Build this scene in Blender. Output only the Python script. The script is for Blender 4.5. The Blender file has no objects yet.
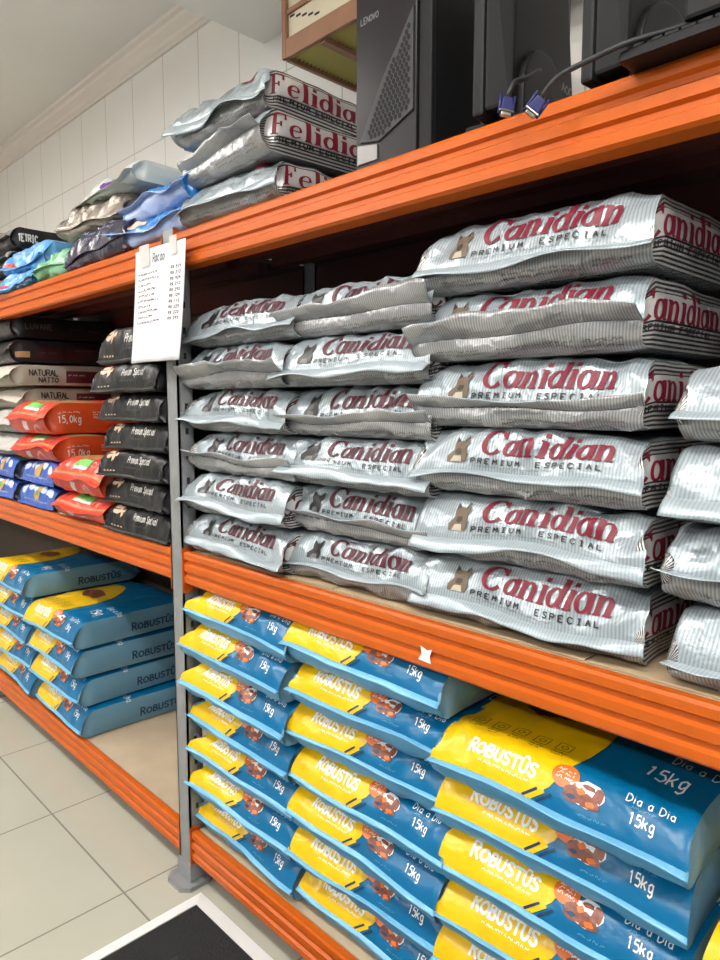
import bpy, math, random
import numpy as np
from mathutils import Vector, Matrix

# ------------------------------------------------------------------ camera, light, exposure
sc = bpy.context.scene
C = sc.collection
R = math.radians
cam = bpy.data.objects.new('camera', bpy.data.cameras.new('camera'))
C.objects.link(cam); sc.camera = cam
YAW, PITCH = R(44.5), R(6.2)
cam.location = (1.842, -1.039, 1.5)
cam.data.sensor_fit = 'VERTICAL'; cam.data.sensor_height = 36.0; cam.data.sensor_width = 27.0
cam.data.lens = 36.0 * 690 / 960
cam.data.clip_start = 0.02
_f = Vector((-math.cos(YAW) * math.cos(PITCH), math.sin(YAW) * math.cos(PITCH), -math.sin(PITCH)))
cam.rotation_euler = _f.to_track_quat('-Z', 'Y').to_euler()

w = bpy.data.worlds.new('world'); sc.world = w; w.use_nodes = True
w.node_tree.nodes['Background'].inputs[0].default_value = (0.93, 0.97, 1.0, 1)
w.node_tree.nodes['Background'].inputs[1].default_value = 0.30

def area_lamp(name, loc, sx, sy, power, col=(1, 0.98, 0.95), rot=(0, 0, 0)):
    l = bpy.data.lights.new(name, 'AREA'); l.shape = 'RECTANGLE'; l.size = sx; l.size_y = sy
    l.energy = power; l.color = col
    o = bpy.data.objects.new(name, l); C.objects.link(o); o.location = loc; o.rotation_euler = rot
    return o
for lx in (-2.6, -0.95, 1.1, 2.6):
    area_lamp('ceiling_lamp', (lx, -1.25, 2.98), 1.2, 0.16, 21)
    area_lamp('upward_fill', (lx, -1.25, 3.0), 1.2, 0.16, 26, rot=(math.pi, 0, 0))  # unseen upward fill, added to brighten the ceiling and upper wall
    area_lamp('ceiling_lamp', (lx, -3.3, 2.98), 1.2, 0.16, 29)
    area_lamp('upward_fill', (lx, -3.3, 3.0), 1.2, 0.16, 26, rot=(math.pi, 0, 0))  # same added upward fill over the far row

sc.view_settings.view_transform = 'Standard'; sc.view_settings.look = 'None'
sc.view_settings.gamma = 1.0; sc.view_settings.use_curve_mapping = False
sc.view_settings.exposure = 0.08
try:
    sc.cycles.use_denoising = True
    sc.cycles.max_bounces = 8; sc.cycles.diffuse_bounces = 4; sc.cycles.glossy_bounces = 3
    sc.cycles.caustics_reflective = False; sc.cycles.caustics_refractive = False
except Exception:
    pass

# ------------------------------------------------------------------ helpers
def lin(c):
    return tuple(((v / 255) / 12.92 if v / 255 <= 0.04045 else (((v / 255) + 0.055) / 1.055) ** 2.4) for v in c) + (1.0,)

MATS = {}
def mat(name, rgb, rough=0.5, metal=0.0, bump=0.0, bscale=30, var=0.0, vscale=4, stripe=None, spec=0.5, coat=0.0, trans=0.0, alpha=1.0, brick=None):
    """procedural principled material; stripe=(period in m, dark rgb, fill, axis of the surface layout)"""
    if name in MATS: return MATS[name]
    m = bpy.data.materials.new(name); m.use_nodes = True
    nt = m.node_tree; b = nt.nodes['Principled BSDF']; N = nt.nodes.new; K = nt.links.new
    b.inputs['Base Color'].default_value = lin(rgb); b.inputs['Roughness'].default_value = rough
    b.inputs['Metallic'].default_value = metal; b.inputs['Specular IOR Level'].default_value = spec
    b.inputs['Coat Weight'].default_value = coat; b.inputs['Coat Roughness'].default_value = 0.12
    b.inputs['Transmission Weight'].default_value = trans; b.inputs['Alpha'].default_value = alpha
    tc = N('ShaderNodeTexCoord'); col = None
    if var:
        n = N('ShaderNodeTexNoise'); n.inputs['Scale'].default_value = vscale; n.inputs['Detail'].default_value = 5
        K(tc.outputs['Object'], n.inputs['Vector'])
        r = N('ShaderNodeValToRGB'); a = lin(rgb)
        r.color_ramp.elements[0].position = 0.3; r.color_ramp.elements[1].position = 0.7
        r.color_ramp.elements[0].color = tuple(v * (1 - var) for v in a[:3]) + (1,)
        r.color_ramp.elements[1].color = tuple(min(1, v * (1 + var)) for v in a[:3]) + (1,)
        K(n.outputs['Fac'], r.inputs['Fac']); col = r.outputs['Color']
    if stripe:
        per, dark, fill, ax = stripe
        uv = N('ShaderNodeUVMap'); sp = N('ShaderNodeSeparateXYZ'); K(uv.outputs['UV'], sp.inputs[0])
        d = N('ShaderNodeMath'); d.operation = 'DIVIDE'; d.inputs[1].default_value = per; K(sp.outputs[ax], d.inputs[0])
        fr = N('ShaderNodeMath'); fr.operation = 'FRACT'; K(d.outputs[0], fr.inputs[0])
        lt = N('ShaderNodeMath'); lt.operation = 'LESS_THAN'; lt.inputs[1].default_value = fill; K(fr.outputs[0], lt.inputs[0])
        mx = N('ShaderNodeMix'); mx.data_type = 'RGBA'; K(lt.outputs[0], mx.inputs['Factor'])
        if col: K(col, mx.inputs[6])
        else: mx.inputs[6].default_value = lin(rgb)
        mx.inputs[7].default_value = lin(dark); col = mx.outputs[2]
    if brick:
        sx, sy, mort, mcol, off, plane = brick
        sp = N('ShaderNodeSeparateXYZ'); K(tc.outputs['Object'], sp.inputs[0])
        fac = None
        for axis, size, o in ((plane[0], sx, off[0]), (plane[1], sy, off[1])):
            s = N('ShaderNodeMath'); s.operation = 'SUBTRACT'; s.inputs[1].default_value = o; K(sp.outputs[axis], s.inputs[0])
            d = N('ShaderNodeMath'); d.operation = 'DIVIDE'; d.inputs[1].default_value = size; K(s.outputs[0], d.inputs[0])
            a = N('ShaderNodeMath'); a.operation = 'ADD'; a.inputs[1].default_value = 0.5; K(d.outputs[0], a.inputs[0])
            f = N('ShaderNodeMath'); f.operation = 'FRACT'; K(a.outputs[0], f.inputs[0])
            c2 = N('ShaderNodeMath'); c2.operation = 'SUBTRACT'; c2.inputs[1].default_value = 0.5; K(f.outputs[0], c2.inputs[0])
            ab = N('ShaderNodeMath'); ab.operation = 'ABSOLUTE'; K(c2.outputs[0], ab.inputs[0])
            lt = N('ShaderNodeMath'); lt.operation = 'LESS_THAN'; lt.inputs[1].default_value = mort / size / 2; K(ab.outputs[0], lt.inputs[0])
            if fac is None: fac = lt.outputs[0]
            else:
                mxm = N('ShaderNodeMath'); mxm.operation = 'MAXIMUM'; K(fac, mxm.inputs[0]); K(lt.outputs[0], mxm.inputs[1]); fac = mxm.outputs[0]
        mx = N('ShaderNodeMix'); mx.data_type = 'RGBA'; K(fac, mx.inputs['Factor'])
        if col: K(col, mx.inputs[6])
        else: mx.inputs[6].default_value = lin(rgb)
        mx.inputs[7].default_value = lin(mcol); col = mx.outputs[2]
    if col: K(col, b.inputs['Base Color'])
    if bump:
        n = N('ShaderNodeTexNoise'); n.inputs['Scale'].default_value = bscale; n.inputs['Detail'].default_value = 3
        n.inputs['Distortion'].default_value = 0.6
        K(tc.outputs['Object'], n.inputs['Vector'])
        bp = N('ShaderNodeBump'); bp.inputs['Strength'].default_value = bump; bp.inputs['Distance'].default_value = 0.02
        K(n.outputs['Fac'], bp.inputs['Height']); K(bp.outputs['Normal'], b.inputs['Normal'])
    MATS[name] = m
    return m

def tag(o, label=None, cat=None, group=None, kind=None):
    if label: o['label'] = label
    if cat: o['category'] = cat
    if group: o['group'] = group
    if kind: o['kind'] = kind
    return o

class MB:
    """collects polygons with material slots and links them as one mesh object"""
    def __init__(s): s.v = []; s.f = []; s.m = []
    def add(s, vs, fs, mi=0):
        o = len(s.v); s.v += [tuple(p) for p in vs]; s.f += [tuple(i + o for i in f) for f in fs]; s.m += [mi] * len(fs); return s
    def box(s, x0, x1, y0, y1, z0, z1, mi=0):
        v = [(x, y, z) for z in (z0, z1) for y in (y0, y1) for x in (x0, x1)]
        return s.add(v, [(0, 2, 3, 1), (4, 5, 7, 6), (0, 1, 5, 4), (2, 6, 7, 3), (0, 4, 6, 2), (1, 3, 7, 5)], mi)
    def prism(s, prof, axis, a0, a1, mi=0):
        """extrude a closed profile (2-D list) along an axis"""
        n = len(prof)
        def P(p, a):
            return {'x': (a, p[0], p[1]), 'y': (p[0], a, p[1]), 'z': (p[0], p[1], a)}[axis]
        v = [P(p, a0) for p in prof] + [P(p, a1) for p in prof]
        return s.add(v, [(i, (i + 1) % n, (i + 1) % n + n, i + n) for i in range(n)] + [tuple(range(n))[::-1], tuple(range(n, 2 * n))], mi)
    def tube(s, pts, r, n=8, mi=0):
        pts = [Vector(p) for p in pts]; vs = []; m = len(pts)
        for i, p in enumerate(pts):
            t = (pts[min(i + 1, m - 1)] - pts[max(i - 1, 0)]).normalized()
            a = t.orthogonal().normalized() if i == 0 else (a - t * a.dot(t)).normalized()
            b = t.cross(a)
            vs += [p + (a * math.cos(k * 2 * math.pi / n) + b * math.sin(k * 2 * math.pi / n)) * r for k in range(n)]
        fs = [(i * n + k, i * n + (k + 1) % n, (i + 1) * n + (k + 1) % n, (i + 1) * n + k) for i in range(m - 1) for k in range(n)]
        fs += [tuple(range(n))[::-1], tuple(range((m - 1) * n, m * n))]
        return s.add(vs, fs, mi)
    def build(s, name, mats, parent=None, bevel=0.0, smooth=False, loc=None, rot=None):
        me = bpy.data.meshes.new(name); me.from_pydata(s.v, [], s.f)
        if not isinstance(mats, (list, tuple)): mats = [mats]
        for m in mats: me.materials.append(m)
        me.polygons.foreach_set('material_index', s.m)
        if smooth: me.polygons.foreach_set('use_smooth', [True] * len(me.polygons))
        import bmesh
        b = bmesh.new(); b.from_mesh(me); bmesh.ops.recalc_face_normals(b, faces=b.faces)
        if bevel:
            ed = [e for e in b.edges if len(e.link_faces) == 2 and e.calc_face_angle(0) > 0.5]
            bmesh.ops.bevel(b, geom=ed, offset=bevel, segments=2, affect='EDGES', profile=0.6)
        b.to_mesh(me); b.free()
        o = bpy.data.objects.new(name, me); C.objects.link(o)
        if loc: o.location = loc
        if rot: o.rotation_euler = rot
        if parent: o.parent = parent
        return o

def empty(name, loc=(0, 0, 0), rz=0.0):
    o = bpy.data.objects.new(name, None); C.objects.link(o); o.location = loc; o.rotation_euler = (0, 0, rz); o.empty_display_size = 0.1
    return o

# ------------------------------------------------------------------ the setting
M_tile_floor = mat('floor tile', (172, 171, 157), 0.25, var=0.04, vscale=2, brick=(0.58, 0.58, 0.006, (128, 124, 114), (-0.085, -0.169), (0, 1)))
M_wall = mat('wall tile', (244, 241, 236), 0.3, var=0.02, vscale=1.5, brick=(0.30, 0.60, 0.006, (206, 200, 190), (-0.574, 2.73), (0, 2)))
M_white = mat('ceiling paint', (232, 228, 222), 0.9, var=0.04, vscale=1.2)
M_mould = mat('plaster moulding', (226, 216, 206), 0.7)
YW = 0.66
MB().box(-5.5, 4.5, -4.5, YW + 0.1, -0.1, 0).build('floor', M_tile_floor)['kind'] = 'structure'
MB().box(-5.5, 4.5, YW, YW + 0.1, 0, 3.18).build('wall_back', M_wall)['kind'] = 'structure'
MB().box(-5.5, 4.5, -4.5, YW + 0.1, 3.18, 3.28).build('ceiling', M_white)['kind'] = 'structure'
MB().box(-5.6, -5.5, -4.5, YW + 0.1, 0, 3.18).build('wall_left', M_wall)['kind'] = 'structure'
prof = [(YW, 3.085), (YW - 0.012, 3.085), (YW - 0.015, 3.098), (YW - 0.022, 3.104), (YW - 0.026, 3.118), (YW - 0.040, 3.132), (YW - 0.052, 3.142),
        (YW - 0.055, 3.156), (YW - 0.072, 3.164), (YW - 0.072, 3.18), (YW, 3.18)]
MB().prism(prof, 'x', -5.5, -0.41).build('trim_1', M_mould)['kind'] = 'structure'
MB().box(-0.41, 0.22, -4.5, YW, 2.87, 3.18).build('trim_2', M_white)['kind'] = 'structure'   # dropped ceiling beam

# ------------------------------------------------------------------ the rack
M_or = mat('orange paint', (190, 88, 18), 0.32, bump=0.03, bscale=60, var=0.05, vscale=8, spec=0.3)
M_post = mat('grey post paint', (142, 144, 146), 0.42, metal=0.3, var=0.06, vscale=14)
M_board = mat('tan shelf board', (176, 158, 134), 0.75, var=0.10, vscale=6)
M_board_shade = mat('shaded shelf board', (82, 70, 60), 0.8, var=0.1)  # top shelf board, with the shade of its underside put into the colour
M_slot = mat('slot dark', (40, 40, 42), 0.8)
rack = tag(empty('storage_rack'), 'orange beamed grey post storage rack holding every pet food bag', 'shelf')
XL, XR, DEP = -1.95, 1.96, 0.58
PW = 0.032
def upright(x, y0):
    m = MB(); s = 1 if y0 < 0.2 else -1
    m.box(x - PW, x + PW, y0, y0 + 0.006, 0.012, 2.0)
    m.box(x - PW, x - PW + 0.005, y0, y0 + 0.052, 0.012, 2.0)
    m.box(x + PW - 0.005, x + PW, y0, y0 + 0.052, 0.012, 2.0)
    m.box(x - PW, x - PW + 0.016, y0 + 0.048, y0 + 0.052, 0.012, 2.0)
    m.box(x + PW - 0.016, x + PW, y0 + 0.048, y0 + 0.052, 0.012, 2.0)
    for k in range(26):                                   # punched slots
        m.box(x + PW, x + PW + 0.0006, y0 + 0.022, y0 + 0.032, 0.1 + k * 0.073, 0.118 + k * 0.073, 1)
    o = m.build('upright', [M_post, M_slot], rack)
    f = MB()
    c = [(x - 0.06, y0 - 0.02), (x - 0.035, y0 - 0.045), (x + 0.035, y0 - 0.045), (x + 0.06, y0 - 0.02), (x + 0.06, y0 + 0.05), (x + 0.035, y0 + 0.075), (x - 0.035, y0 + 0.075), (x - 0.06, y0 + 0.05)]
    f.prism(c, 'z', 0, 0.014)
    f.box(x - PW - 0.006, x + PW + 0.006, y0 - 0.006, y0 + 0.058, 0.014, 0.07)
    f.build('foot_plate', M_post, o)
for x in (-3.9, XL, 0.0, XR):
    for y in (-0.002, DEP - 0.05): upright(x, y)
def beam_prof(z1, flip=False, h=0.098, y0=0.0):
    z0 = z1 - h
    p = [(0.05, z0), (0.006, z0), (0.0, z0 + 0.006), (0.0, z0 + 0.022), (0.007, z0 + 0.027), (0.007, z0 + 0.036), (0.0, z0 + 0.041), (0.0, z0 + 0.058),
         (0.007, z0 + 0.063), (0.007, z0 + 0.072), (0.0, z0 + 0.077), (0.0, z1 - 0.006), (0.004, z1), (0.022, z1), (0.024, z1 - 0.016), (0.05, z1 - 0.016)]
    if flip: p = [(DEP - a, b) for a, b in p][::-1]
    return p
LEV = [(0.175, 0.18), (1.066, 1.066), (1.978, 1.985)]      # shelf heights of the left and the right bay
M_or_shade = mat('shaded orange paint', (84, 36, 30), 0.6, var=0.1)  # beam orange in shadow: shade painted into support bars and rear beams
M_bolt = mat('beam connector', (182, 80, 18), 0.4, spec=0.3)
for li, (zl, zr) in enumerate(LEV):
    for z, xa, xb in ((zl, -3.9 + PW, XL - PW), (zl, XL + PW, -PW), (zr, PW, XR - PW)):
        for flip in (False, True):
            b = MB().prism(beam_prof(z, flip), 'x', xa + 0.004, xb - 0.004).build('beam', M_or if not flip else M_or_shade, rack)
            y = (-0.004, 0.03) if not flip else (DEP - 0.03, DEP + 0.004)
            for xc in (xa, xb - 0.004):
                MB().box(xc, xc + 0.004, y[0], y[1], z - 0.125, z + 0.01).build('beam_connector', M_bolt, b)
        MB().box(xa + 0.01, xb - 0.01, 0.026, DEP - 0.026, z - 0.015, z - 0.001).build('shelf_board', M_board if li < 2 else M_board_shade, rack)
        for k in (0.24, 0.36):
            MB().box(xa + 0.006, xb - 0.006, k - 0.02, k + 0.02, z - 0.05, z - 0.016).build('support_bar', M_or_shade, rack)
M_backing = mat('dark shade backing', (74, 62, 54), 0.8, var=0.1)
for xa, xb in ((-3.9 + PW, XL - PW), (XL + PW, -PW), (PW, XR - PW)):
    for z0, z1 in ((0.19, 1.96), ): MB().box(xa, xb, DEP + 0.006, DEP + 0.012, z0, z1).build('added_shade_panel', M_backing, rack)  # added dark sheets standing in for the shade behind the bags
M_card = mat('brown cardboard', (178, 156, 124), 0.85, var=0.08, vscale=9)

# ------------------------------------------------------------------ print on the bags: strokes and patches in surface coordinates (metres)
class Deco:
    """2-D artwork (w across, v from the front seam towards the back) that is later laid on a bag's surface"""
    def __init__(s): s.items = []
    def poly(s, vs, fs, mi, layer): s.items.append((np.array(vs, float), fs, mi, layer)); return s

def smooth(pts, step, curve=True):
    p = np.array(pts, float)
    if curve and len(p) > 2:
        q = np.vstack([2 * p[0] - p[1], p, 2 * p[-1] - p[-2]]); out = []
        for i in range(1, len(q) - 2):
            n = max(2, int(np.linalg.norm(q[i + 1, :2] - q[i, :2]) / step) + 1)
            for t in np.linspace(0, 1, n, endpoint=False):
                out.append(0.5 * (2 * q[i] + (q[i + 1] - q[i - 1]) * t + (2 * q[i - 1] - 5 * q[i] + 4 * q[i + 1] - q[i + 2]) * t * t + (3 * q[i] - q[i - 1] - 3 * q[i + 1] + q[i + 2]) * t ** 3))
        out.append(p[-1]); return np.array(out)
    out = []
    for i in range(len(p) - 1):
        n = max(1, int(np.linalg.norm(p[i + 1, :2] - p[i, :2]) / step) + 0)
        for t in np.linspace(0, 1, n, endpoint=False): out.append(p[i] * (1 - t) + p[i + 1] * t)
    out.append(p[-1]); return np.array(out)

def ribbon(pts, curve=True, step=0.3, cap=False):
    """(x, y, width) points -> strip of quads; returns verts, faces"""
    p = smooth(pts, step, curve); n = len(p)
    t = np.gradient(p[:, :2], axis=0); t /= (np.linalg.norm(t, axis=1)[:, None] + 1e-9)
    nm = np.stack([-t[:, 1], t[:, 0]], 1); h = p[:, 2:3] / 2
    L, Rr = p[:, :2] + nm * h, p[:, :2] - nm * h
    v = np.vstack([L, p[:, :2], Rr]).tolist()
    f = []
    for i in range(n - 1):
        f += [(i, n + i, n + i + 1, i + 1), (n + i, 2 * n + i, 2 * n + i + 1, n + i + 1)]
    if cap:
        for i, sgn in ((0, -1), (n - 1, 1)):
            c = len(v); v.append(p[i, :2].tolist()); k = 8
            a0 = math.atan2(nm[i, 1], nm[i, 0])
            for j in range(k + 1):
                a = a0 - sgn * math.pi * j / k
                v.append([p[i, 0] + math.cos(a) * h[i, 0], p[i, 1] + math.sin(a) * h[i, 0]])
            f += [(c, c + 1 + j, c + 2 + j) for j in range(k)]
    return v, f

def arc(cx, cy, rx, ry, a0, a1, w0, w1=None, n=14, side=None):
    """elliptical stroke; width is w1 where the stroke runs upright and w0 where it runs level"""
    w1 = w0 if w1 is None else w1; o = []
    for i in range(n + 1):
        a = R(a0 + (a1 - a0) * i / n); o.append((cx + rx * math.cos(a), cy + ry * math.sin(a), w0 + (w1 - w0) * abs(math.cos(a)) ** 1.5))
    return o
TK, TN = 0.19, 0.06
def st(x, y0, y1, w=TK): return [(x, y0, w), (x, y1, w)]
def sf(x0, x1, y, w=TN): return [(x0, y, w), (x1, y, w)]
SERIF = {   # heavy roman letters with hairlines and slab feet: (advance, strokes)
    'C': (0.86, [arc(0.43, 0.5, 0.36, 0.47, 40, 318, 0.08, 0.225, 22), [(0.74, 0.66, 0.10), (0.745, 1.0, 0.05)], [(0.70, 0.80, 0.14), (0.742, 0.72, 0.05)]]),
    'a': (0.62, [arc(0.25, 0.31, 0.19, 0.28, 0, 360, 0.08, 0.165, 20), st(0.47, 0.1, 0.64, 0.205), [(0.47, 0.14, 0.15), (0.5, 0.04, 0.1), (0.6, 0.05, 0.05)]]),
    'n': (0.72, [st(0.15, 0.0, 0.62, 0.205), sf(0.0, 0.2, 0.615), sf(0.02, 0.3, 0.025), [(0.2, 0.45, 0.05), (0.3, 0.58, 0.07), (0.42, 0.58, 0.12), (0.5, 0.44, 0.18), (0.5, 0.2, 0.19), (0.5, 0.0, 0.19)], sf(0.37, 0.66, 0.025)]),
    'i': (0.36, [st(0.17, 0.0, 0.62, 0.205), sf(0.02, 0.2, 0.615), sf(0.03, 0.32, 0.025), [(0.09, 0.84, 0.17), (0.26, 0.84, 0.17)]]),
    'd': (0.68, [arc(0.27, 0.31, 0.2, 0.28, 0, 360, 0.08, 0.165, 20), st(0.5, 0.03, 1.0, 0.205), sf(0.36, 0.54, 0.985), sf(0.5, 0.66, 0.025)]),
    'F': (0.76, [st(0.2, 0, 1, 0.21), sf(0.0, 0.68, 0.97, 0.07), [(0.66, 1.0, 0.05), (0.66, 0.72, 0.09)], sf(0.2, 0.5, 0.5, 0.07), [(0.5, 0.62, 0.07), (0.5, 0.38, 0.07)], sf(0.02, 0.4, 0.03, 0.06)]),
    'e': (0.58, [[(0.09, 0.35, 0.05), (0.47, 0.35, 0.05)], [(0.46, 0.36, 0.12), (0.42, 0.55, 0.08), (0.27, 0.6, 0.06), (0.12, 0.48, 0.12), (0.09, 0.3, 0.15), (0.14, 0.1, 0.12), (0.28, 0.03, 0.06), (0.46, 0.14, 0.05)]]),
    'l': (0.36, [st(0.17, 0.0, 1.0, 0.205), sf(0.02, 0.2, 0.985), sf(0.03, 0.32, 0.025)]),
}
FAT = {     # bubbly round capitals
    'R': (0.74, ["1,0 1,10", "1,9.5 4,9.6 5.4,8 5,6 3,5 1.2,4.8", "3,5 4.5,2.5 6.2,0"]), 'O': (0.76, ["3.5,0.3 0.9,2 0.8,5.5 3.5,7.6 6,5.5 6,2 3.5,0.3"]),
    'B': (0.68, ["1,0 1,8", "1,8 4.3,8 4.6,5.6 1,4.4", "1,4.4 5,4 5,0.6 1,0.2"]), 'U': (0.74, ["0.9,8 0.9,3 2,0.5 4.5,0.4 5.7,3 5.7,8"]),
    'S': (0.64, ["5,7.2 3,8.2 1,7 1.4,5 4.4,3.6 5,1.6 3,0 0.7,1"]), 'T': (0.7, ["0.4,8 6,8", "3.2,8 3.2,0"]),
    '^': (0.74, ["0.9,8 0.9,3 2,0.5 4.5,0.4 5.7,3 5.7,8", "2,10 3.3,11 4.6,10"]),
}
THIN = {
    'A': "0,0 3,10 6,0|1,4 5,4", 'B': "0,0 0,10 4,10 5,8 4,5.5 0,5|4,5 6,3 4,0 0,0", 'C': "6,8 4,10 2,10 0,7 0,3 2,0 4,0 6,2", 'D': "0,0 0,10 3,10 6,7 6,3 3,0 0,0",
    'E': "6,10 0,10 0,0 6,0|0,5 4,5", 'F': "6,10 0,10 0,0|0,5 4,5", 'G': "6,8 4,10 2,10 0,7 0,3 2,0 5,0 6,4 3,4", 'I': "3,0 3,10|1,0 5,0|1,10 5,10", 'L': "0,10 0,0 6,0",
    'M': "0,0 0.5,10 3,4 5.5,10 6,0", 'N': "0,0 0,10 6,0 6,10", 'O': "3,10 0,7 0,3 3,0 6,3 6,7 3,10", 'P': "0,0 0,10 5,10 6,7.5 5,5 0,5", 'R': "0,0 0,10 5,10 6,7.5 5,5 0,5|3,5 6,0",
    'S': "6,8.5 4,10 1,9.5 0.3,7.5 3,5.2 6,3 5,0.5 2,0 0,1.5", 'T': "0,10 6,10|3,10 3,0", 'U': "0,10 0,3 2,0 4,0 6,3 6,10", 'V': "0,10 3,0 6,10", 'X': "0,0 6,10|0,10 6,0",
    '0': "3,10 0.5,7 0.5,3 3,0 5.5,3 5.5,7 3,10", '1': "1,8 3,10 3,0", '2': "0,8 2,10 5,9 5,6 0,0 6,0", '5': "5,10 1,10 0.5,6 4,6.3 6,3.5 4,0 0,0.5", '9': "5,6 2,4.5 0.5,7 2.5,10 5,9 5,5 3,0",
    ',': "1,1 0,-2", '$': "6,8.5 3,9.5 0.3,7.5 3,5.2 6,3 3,0.5 0,1.5|3,11 3,-1", 'a': "5,5 3,7 0.5,4.5 1,1 3,0 5,2.5|5,7 5,0", 'i': "1.5,0 1.5,6.6|1.5,8.9 1.5,9.3", 'k': "0,0 0,10|5,7 0.3,3|2,4.4 5,0",
    'g': "5,5.5 3,7 0.5,5 1,1 3,0.3 5,2.5|5,7 5,-2 3,-3.5 0.5,-2.5", 'r': "0.5,0 0.5,7|0.5,4.5 2,6.6 4.5,6.6", 'e': "0.7,3.6 5,3.8 4.5,6.4 2.5,7 0.5,5 0.6,2 3,0 5,1", 'm': "0,0 0,7|0,5 1.5,7 3,5 3,0|3,5 4.5,7 6,5 6,0",
    'u': "0.5,7 0.5,2 2,0 4,0.4 5,2.5|5,7 5,0", 'p': "0.5,7 0.5,-3.5|0.5,5 2.5,7 5,5 5,2 3,0 0.5,1.5", 'c': "5,6 3,7 0.5,5 0.6,2 3,0 5,1", 'l': "1,10 1,1 2.5,0", 'o': "2.7,7 0.4,4.5 0.8,1 2.7,0 5,2 5,5 2.7,7", 'n': "0.5,0 0.5,7|0.5,4.5 2.5,7 5,5 5,0",
    't': "2,10 2,1.5 4,0 5,0.6|0.3,7 4.5,7", ' ': "",
}
def P2(s, w): return [tuple(float(c) / 10 for c in q.split(',')) + (w,) for q in s.split()]
def glyphs(text, font, weight=0.1, gap=0.08, shear=0.0):
    """list of (verts, faces) of a line of writing with cap height 1, and its length"""
    x = 0.0; out = []
    for ch in text:
        if font == 'serif':
            adv, ss = SERIF[ch]; strokes = [(q, True, False) for q in ss]
        elif font == 'fat':
            adv, ss = FAT[ch]; strokes = [(P2(q, weight), True, True) for q in ss]
        else:
            adv = 0.35 if ch in 'i1l,' and ch != '1' else 0.66 if ch != ' ' else 0.5
            strokes = [(P2(q, weight), False, False) for q in THIN[ch].split('|') if q]
        for q, cv, cp in strokes:
            v, f = ribbon(q, cv, 0.11, cp)
            out.append(([(a + x + b * shear, b) for a, b in v], f))
        x += adv + gap
    return out, x - gap

def write(d, text, font, w0, v0, size, mi, layer=2, length=None, frame='top', WH=(0.46, 0.11), weight=0.1, gap=0.08, shear=0.0, tilt=0.0):
    """top: read from the aisle; side: read on the right flank; back: read on the underside's front"""
    gl, L = glyphs(text, font, weight, gap, shear)
    sx = (length / L) if length else size
    for v, f in gl:
        a = np.array(v); X = a[:, 0] * sx; Y = a[:, 1] * size + a[:, 0] * sx * tilt
        if frame == 'top': q = np.stack([w0 + X, v0 + Y], 1)
        elif frame == 'side': q = np.stack([WH[0] + w0 - Y, v0 + X], 1)
        else: q = np.stack([2 * WH[0] + WH[1] - (w0 + X), v0 - Y], 1)
        d.poly(q, f, mi, layer)

def clip(poly, x0, x1, y0, y1):
    for ax, lim, sg in ((0, x0, 1), (0, x1, -1), (1, y0, 1), (1, y1, -1)):
        out = []; n = len(poly)
        for i in range(n):
            p, q = poly[i], poly[(i + 1) % n]; dp, dq = sg * (p[ax] - lim), sg * (q[ax] - lim)
            if dp >= 0: out.append(p)
            if (dp >= 0) != (dq >= 0):
                t = dp / (dp - dq); out.append((p[0] + (q[0] - p[0]) * t, p[1] + (q[1] - p[1]) * t))
        poly = out
        if len(poly) < 3: return []
    return poly
def patch(d, poly, mi, layer=0, cell=0.009):
    xs = [p[0] for p in poly]; ys = [p[1] for p in poly]; vs, fs, idx = [], [], {}
    nx = max(1, int((max(xs) - min(xs)) / cell)); ny = max(1, int((max(ys) - min(ys)) / cell))
    gx = np.linspace(min(xs), max(xs), nx + 1); gy = np.linspace(min(ys), max(ys), ny + 1)
    for i in range(nx):
        for j in range(ny):
            c = clip(list(poly), gx[i], gx[i + 1], gy[j], gy[j + 1])
            if len(c) < 3: continue
            f = []
            for p in c:
                k = (round(p[0], 5), round(p[1], 5))
                if k not in idx: idx[k] = len(vs); vs.append(p)
                if idx[k] not in f: f.append(idx[k])
            if len(f) >= 3: fs.append(tuple(f))
    if fs: d.poly(vs, fs, mi, layer)
def blob(cx, cy, rx, ry, n=16, seed=0, j=0.0, rot=0.0):
    r = random.Random(seed); o = []
    for k in range(n):
        a = 2 * math.pi * k / n; q = 1 + r.uniform(-j, j); x, y = rx * q * math.cos(a), ry * q * math.sin(a)
        o.append((cx + x * math.cos(rot) - y * math.sin(rot), cy + x * math.sin(rot) + y * math.cos(rot)))
    return o
def scribble(d, w0, v0, length, size, mi, seed=0, layer=2, frame='top', WH=(0.46, 0.11), weight=0.0016):
    """a line of print too small to read"""
    r = random.Random(seed); x = 0
    while x < length:
        n = r.uniform(1.0, 4.0) * size; n = min(n, length - x)
        pts = [(x, 0, weight)]; k = max(2, int(n / size * 4)); 
        for i in range(1, k + 1): pts.append((x + n * i / k, size * r.choice((0, 0.5, 1.0)), weight))
        v, f = ribbon(pts, False, 0.01); a = np.array(v)
        if frame == 'top': q = np.stack([w0 + a[:, 0], v0 + a[:, 1]], 1)
        elif frame == 'side': q = np.stack([WH[0] + w0 - a[:, 1], v0 + a[:, 0]], 1)
        else: q = np.stack([2 * WH[0] + WH[1] - (w0 + a[:, 0]), v0 - a[:, 1]], 1)
        d.poly(q, f, mi, layer); x += n + size * 0.8
def ring(d, cx, cy, r, wd, mi, layer, frame='top', WH=(0.46, 0.11)):
    v, f = ribbon(arc(cx, cy, r, r, 0, 360, wd, None, 24), True, 0.01); a = np.array(v)
    q = a if frame == 'top' else np.stack([WH[0] + a[:, 1], a[:, 0]], 1)
    d.poly(q, f, mi, layer)

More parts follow.
